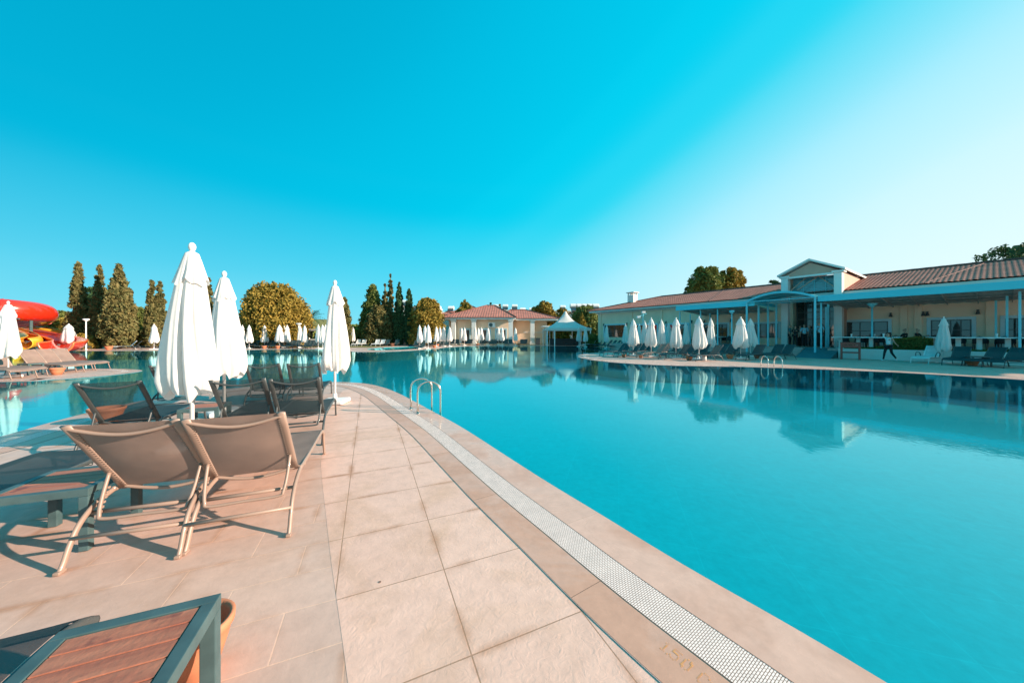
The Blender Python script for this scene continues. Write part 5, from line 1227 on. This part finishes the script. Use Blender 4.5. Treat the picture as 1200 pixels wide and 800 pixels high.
# ================================================================== people
def skel(V, E, rad, root, m, name, parent, sub=1):
    me = bpy.data.meshes.new(name); me.from_pydata(V, E, []); me.update(); o = bpy.data.objects.new(name, me); COL.objects.link(o); o.parent = parent; me.materials.append(m)
    md = o.modifiers.new('skin', 'SKIN'); md.use_smooth_shade = True
    for i, sv in enumerate(me.skin_vertices[0].data):
        r = rad[i]; sv.radius = r if isinstance(r, tuple) else (r, r); sv.use_root = (i == root)
    s = o.modifiers.new('sub', 'SUBSURF'); s.levels = sub; s.render_levels = sub
    return o
M['skin'] = mat('skin', (.50, .27, .19), .6); M['hair'] = mat('dark_hair', (.02, .013, .01), .7)
def person(loc, rz, shirt, trousers, label, pose='stand', h=1.7, sleeves=True, longhair=False, hairm='hair', group=None, shoes=None):
    o = empty('person', loc, rz, label, 'person', group); k = h / 1.7
    J = {'pel': (0, 0, .92), 'wst': (0, .01, 1.06), 'chs': (0, .01, 1.28), 'nck': (0, .01, 1.43), 'hd0': (0, -.01, 1.52), 'hd1': (0, -.01, 1.60), 'hd2': (0, 0, 1.67)}
    for s, n in ((-1, 'l'), (1, 'r')):
        J['sh' + n] = (s * .17, .01, 1.38); J['el' + n] = (s * .22, .02, 1.12); J['wr' + n] = (s * .23, -.05, .88)
        J['hp' + n] = (s * .09, 0, .88); J['kn' + n] = (s * .10, -.01, .48); J['an' + n] = (s * .10, .02, .07); J['to' + n] = (s * .11, -.13, .03)
    if pose == 'walk':
        J['knl'] = (-.09, -.12, .50); J['anl'] = (-.09, -.20, .08); J['tol'] = (-.09, -.35, .05)
        J['knr'] = (.09, .10, .48); J['anr'] = (.09, .36, .16); J['tor'] = (.09, .34, .03)
        J['ell'] = (-.21, .16, 1.14); J['wrl'] = (-.21, .26, .93); J['elr'] = (.22, .10, 1.12); J['wrr'] = (.20, .30, .95)
    if pose == 'sit':
        for key in list(J):
            x, y, z = J[key]
            if key[:2] not in ('kn', 'an', 'to'): J[key] = (x, y, z - .42)
        for s, n in ((-1, 'l'), (1, 'r')):
            J['kn' + n] = (s * .11, -.42, .50); J['an' + n] = (s * .11, -.40, .08); J['to' + n] = (s * .11, -.54, .04); J['el' + n] = (s * .23, -.12, .74); J['wr' + n] = (s * .12, -.34, .80)
    if pose == 'bent':
        J['elr'] = (.26, -.08, 1.16); J['wrr'] = (.12, -.28, 1.22)
    K = list(J); E = [('pel', 'wst'), ('wst', 'chs'), ('chs', 'nck'), ('nck', 'hd0'), ('hd0', 'hd1'), ('hd1', 'hd2')]
    for n in 'lr': E += [('chs', 'sh' + n), ('sh' + n, 'el' + n), ('el' + n, 'wr' + n), ('pel', 'hp' + n), ('hp' + n, 'kn' + n), ('kn' + n, 'an' + n), ('an' + n, 'to' + n)]
    RD = {'pel': (.12, .095), 'wst': (.10, .08), 'chs': (.125, .09), 'nck': .045, 'hd0': .065, 'hd1': .085, 'hd2': .06, 'sh': .052, 'el': .038, 'wr': .026, 'hp': .078, 'kn': .054, 'an': .036, 'to': .03}
    rad = [RD.get(q, RD.get(q[:2])) for q in K]; V = [Vector(J[q]) * k for q in K]
    sc = lambda r, f=1: tuple(c * k * f for c in r) if isinstance(r, tuple) else r * k * f
    VV = [tuple(v) for v in V]; EE = [(K.index(a), K.index(b)) for a, b in E]; RR = [sc(r) for r in rad]
    for s, n in ((-1, 'l'), (1, 'r')):      # hands: palm and five bent fingers
        w_ = Vector(J['wr' + n]) * k; dr = (w_ - Vector(J['el' + n]) * k).normalized(); side = dr.cross(Vector((1, 0, 0))).normalized(); pi = len(VV); VV.append(tuple(w_ + dr * .06 * k)); RR.append((.030 * k, .016 * k)); EE.append((K.index('wr' + n), pi))
        for f in range(5):
            off = side * (f - 2) * .018 * k; ln = (.05, .075, .082, .076, .06)[f] * k; a_ = len(VV)
            VV.append(tuple(w_ + dr * (.07 if f else .03) * k + off * 1.2)); VV.append(tuple(w_ + dr * (.07 * k + ln * .6) + off * 1.5 + Vector((-s * .008, 0, 0)))); VV.append(tuple(w_ + dr * (.07 * k + ln) + off * 1.5 + Vector((-s * .022, 0, 0)))); RR += [.009 * k, .008 * k, .007 * k]
            EE += [(pi, a_), (a_, a_ + 1), (a_ + 1, a_ + 2)]
    skel(VV, EE, RR, 0, M['skin'], 'body', o)
    def sub(keys, edges, f, m, name, extra=None):
        ks = [q for q in K if q in keys]; vs = [tuple(V[K.index(q)]) for q in ks]; rs = []
        for q in ks: rs.append(sc(RD.get(q, RD.get(q[:2])), f))
        return skel(vs, [(ks.index(a), ks.index(b)) for a, b in edges], rs, ks.index('pel') if 'pel' in ks else 0, m, name, o)
    sh = [('pel', 'wst'), ('wst', 'chs'), ('chs', 'shl'), ('chs', 'shr')]; kk = {'pel', 'wst', 'chs', 'shl', 'shr'}
    if sleeves: sh += [('shl', 'ell'), ('shr', 'elr')]; kk |= {'ell', 'elr'}
    sub(kk, sh, 1.16, shirt, 'shirt')
    sub({'pel', 'hpl', 'hpr', 'knl', 'knr', 'anl', 'anr'}, [('pel', 'hpl'), ('pel', 'hpr'), ('hpl', 'knl'), ('hpr', 'knr'), ('knl', 'anl'), ('knr', 'anr')], 1.12, trousers, 'trousers')
    hd = V[K.index('hd1')]; hv = [hd + Vector((0, .02, .005)) * k, hd + Vector((0, .015, .07)) * k]; he = [(0, 1)]; hr = [.088 * k, .07 * k]
    if longhair: hv += [hd + Vector((0, .08, -.05)) * k, hd + Vector((0, .12, -.18)) * k, hd + Vector((0, .15, -.34)) * k]; he += [(0, 2), (2, 3), (3, 4)]; hr += [.07 * k, .07 * k, .03 * k]
    skel([tuple(v) for v in hv], he, hr, 0, M[hairm], 'hair', o)
    bm = new(); c = hd - Vector((0, .0, .02)) * k
    for s in (-1, 1):
        bmesh.ops.create_uvsphere(bm, u_segments=8, v_segments=6, radius=.009 * k, matrix=Matrix.Translation(c + Vector((s * .03, -.083, .015)) * k))
    obj('eyes', bm, M['hair'], o)
    bm = new(); bmesh.ops.create_cone(bm, segments=8, radius1=.014 * k, radius2=.004, depth=.04 * k, matrix=Matrix.Translation(c + Vector((0, -.09, -.01)) * k)); obj('nose', bm, M['skin'], o)
    if shoes:
        for n in 'lr': skel([tuple(V[K.index('an' + n)] - Vector((0, 0, .02))), tuple(V[K.index('to' + n)])], [(0, 1)], [.045 * k, .045 * k], 0, shoes, 'shoe', o)
    return o
def fab(n, c): 
    M[n] = mat(n, c, .85); return M[n]
wt, bk, bl, gy, rd, tq = fab('white_shirt', (.62, .68, .70)), fab('black_cloth', (.012, .012, .015)), fab('pale_blue_shirt', (.22, .55, .68)), fab('grey_cloth', (.18, .18, .19)), fab('pink_cloth', (.55, .30, .26)), fab('teal_cloth', (.07, .22, .25))
x, y = XY(1041, 18.7); person((x, y, 0), R(-90), wt, bk, 'woman in sleeveless white top and black leggings striding along the planter wall', 'walk', 1.62, False, True, shoes=wt)
gp = 'people standing at the clubhouse entrance'
for (px, b, rz, s_, t_, h, hair, l, ps) in ((926, -1.6, 40, tq, bk, 1.72, False, 'person in teal jacket at the left of the entrance group', 'stand'), (932, -2.0, -60, bk, bk, 1.62, True, 'person with long hair all in black at the entrance', 'stand'),
        (937.5, -.6, 120, rd, bk, 1.66, False, 'person in pink shirt half hidden behind the pale blue shirt', 'bent'), (942.5, -2.0, 160, bl, bk, 1.72, False, 'person in bright pale blue T-shirt seen from behind', 'stand'),
        (949, -.3, -20, gy, gy, 1.68, False, 'person in grey right of the pale blue T-shirt', 'stand'), (960.5, -2.4, 170, bl, bk, 1.84, False, 'tall person in pale blue shirt between the two entrance posts', 'stand'), (971, -.6, 10, tq, gy, 1.7, False, 'person in teal shirt by the glass doors', 'stand')):
    t = T(px, b); X_, Y_, _ = LW(t, b); person((X_, Y_, TZ), R(rz), s_, t_, l, ps, h, True, hair, group=gp)
gs = 'people seated on the terrace'
for (px, b, rz, s_, l) in ((1060.5, -1.9, 200, bk, 'dark haired seated person in black leaning at the table behind the hedge'), (1075, -2.0, 20, bk, 'seated person in black facing across the table behind the hedge')):
    t = T(px, b); X_, Y_, _ = LW(t, b); person((X_, Y_, TZ), R(rz), s_, gy, l, 'sit', 1.72, True, False, group=gs)

bm = new(); lathe(bm, [(.008, 0), (.008, .002)], 12); o = obj('deck_drain', bm, M['joint']); x_, y_ = G(445, 681); o.location = (x_, y_, -.003); tag(o, 'small dark round drain set in a pale slab', 'drain')  # dark disc drawn for the small drain hole
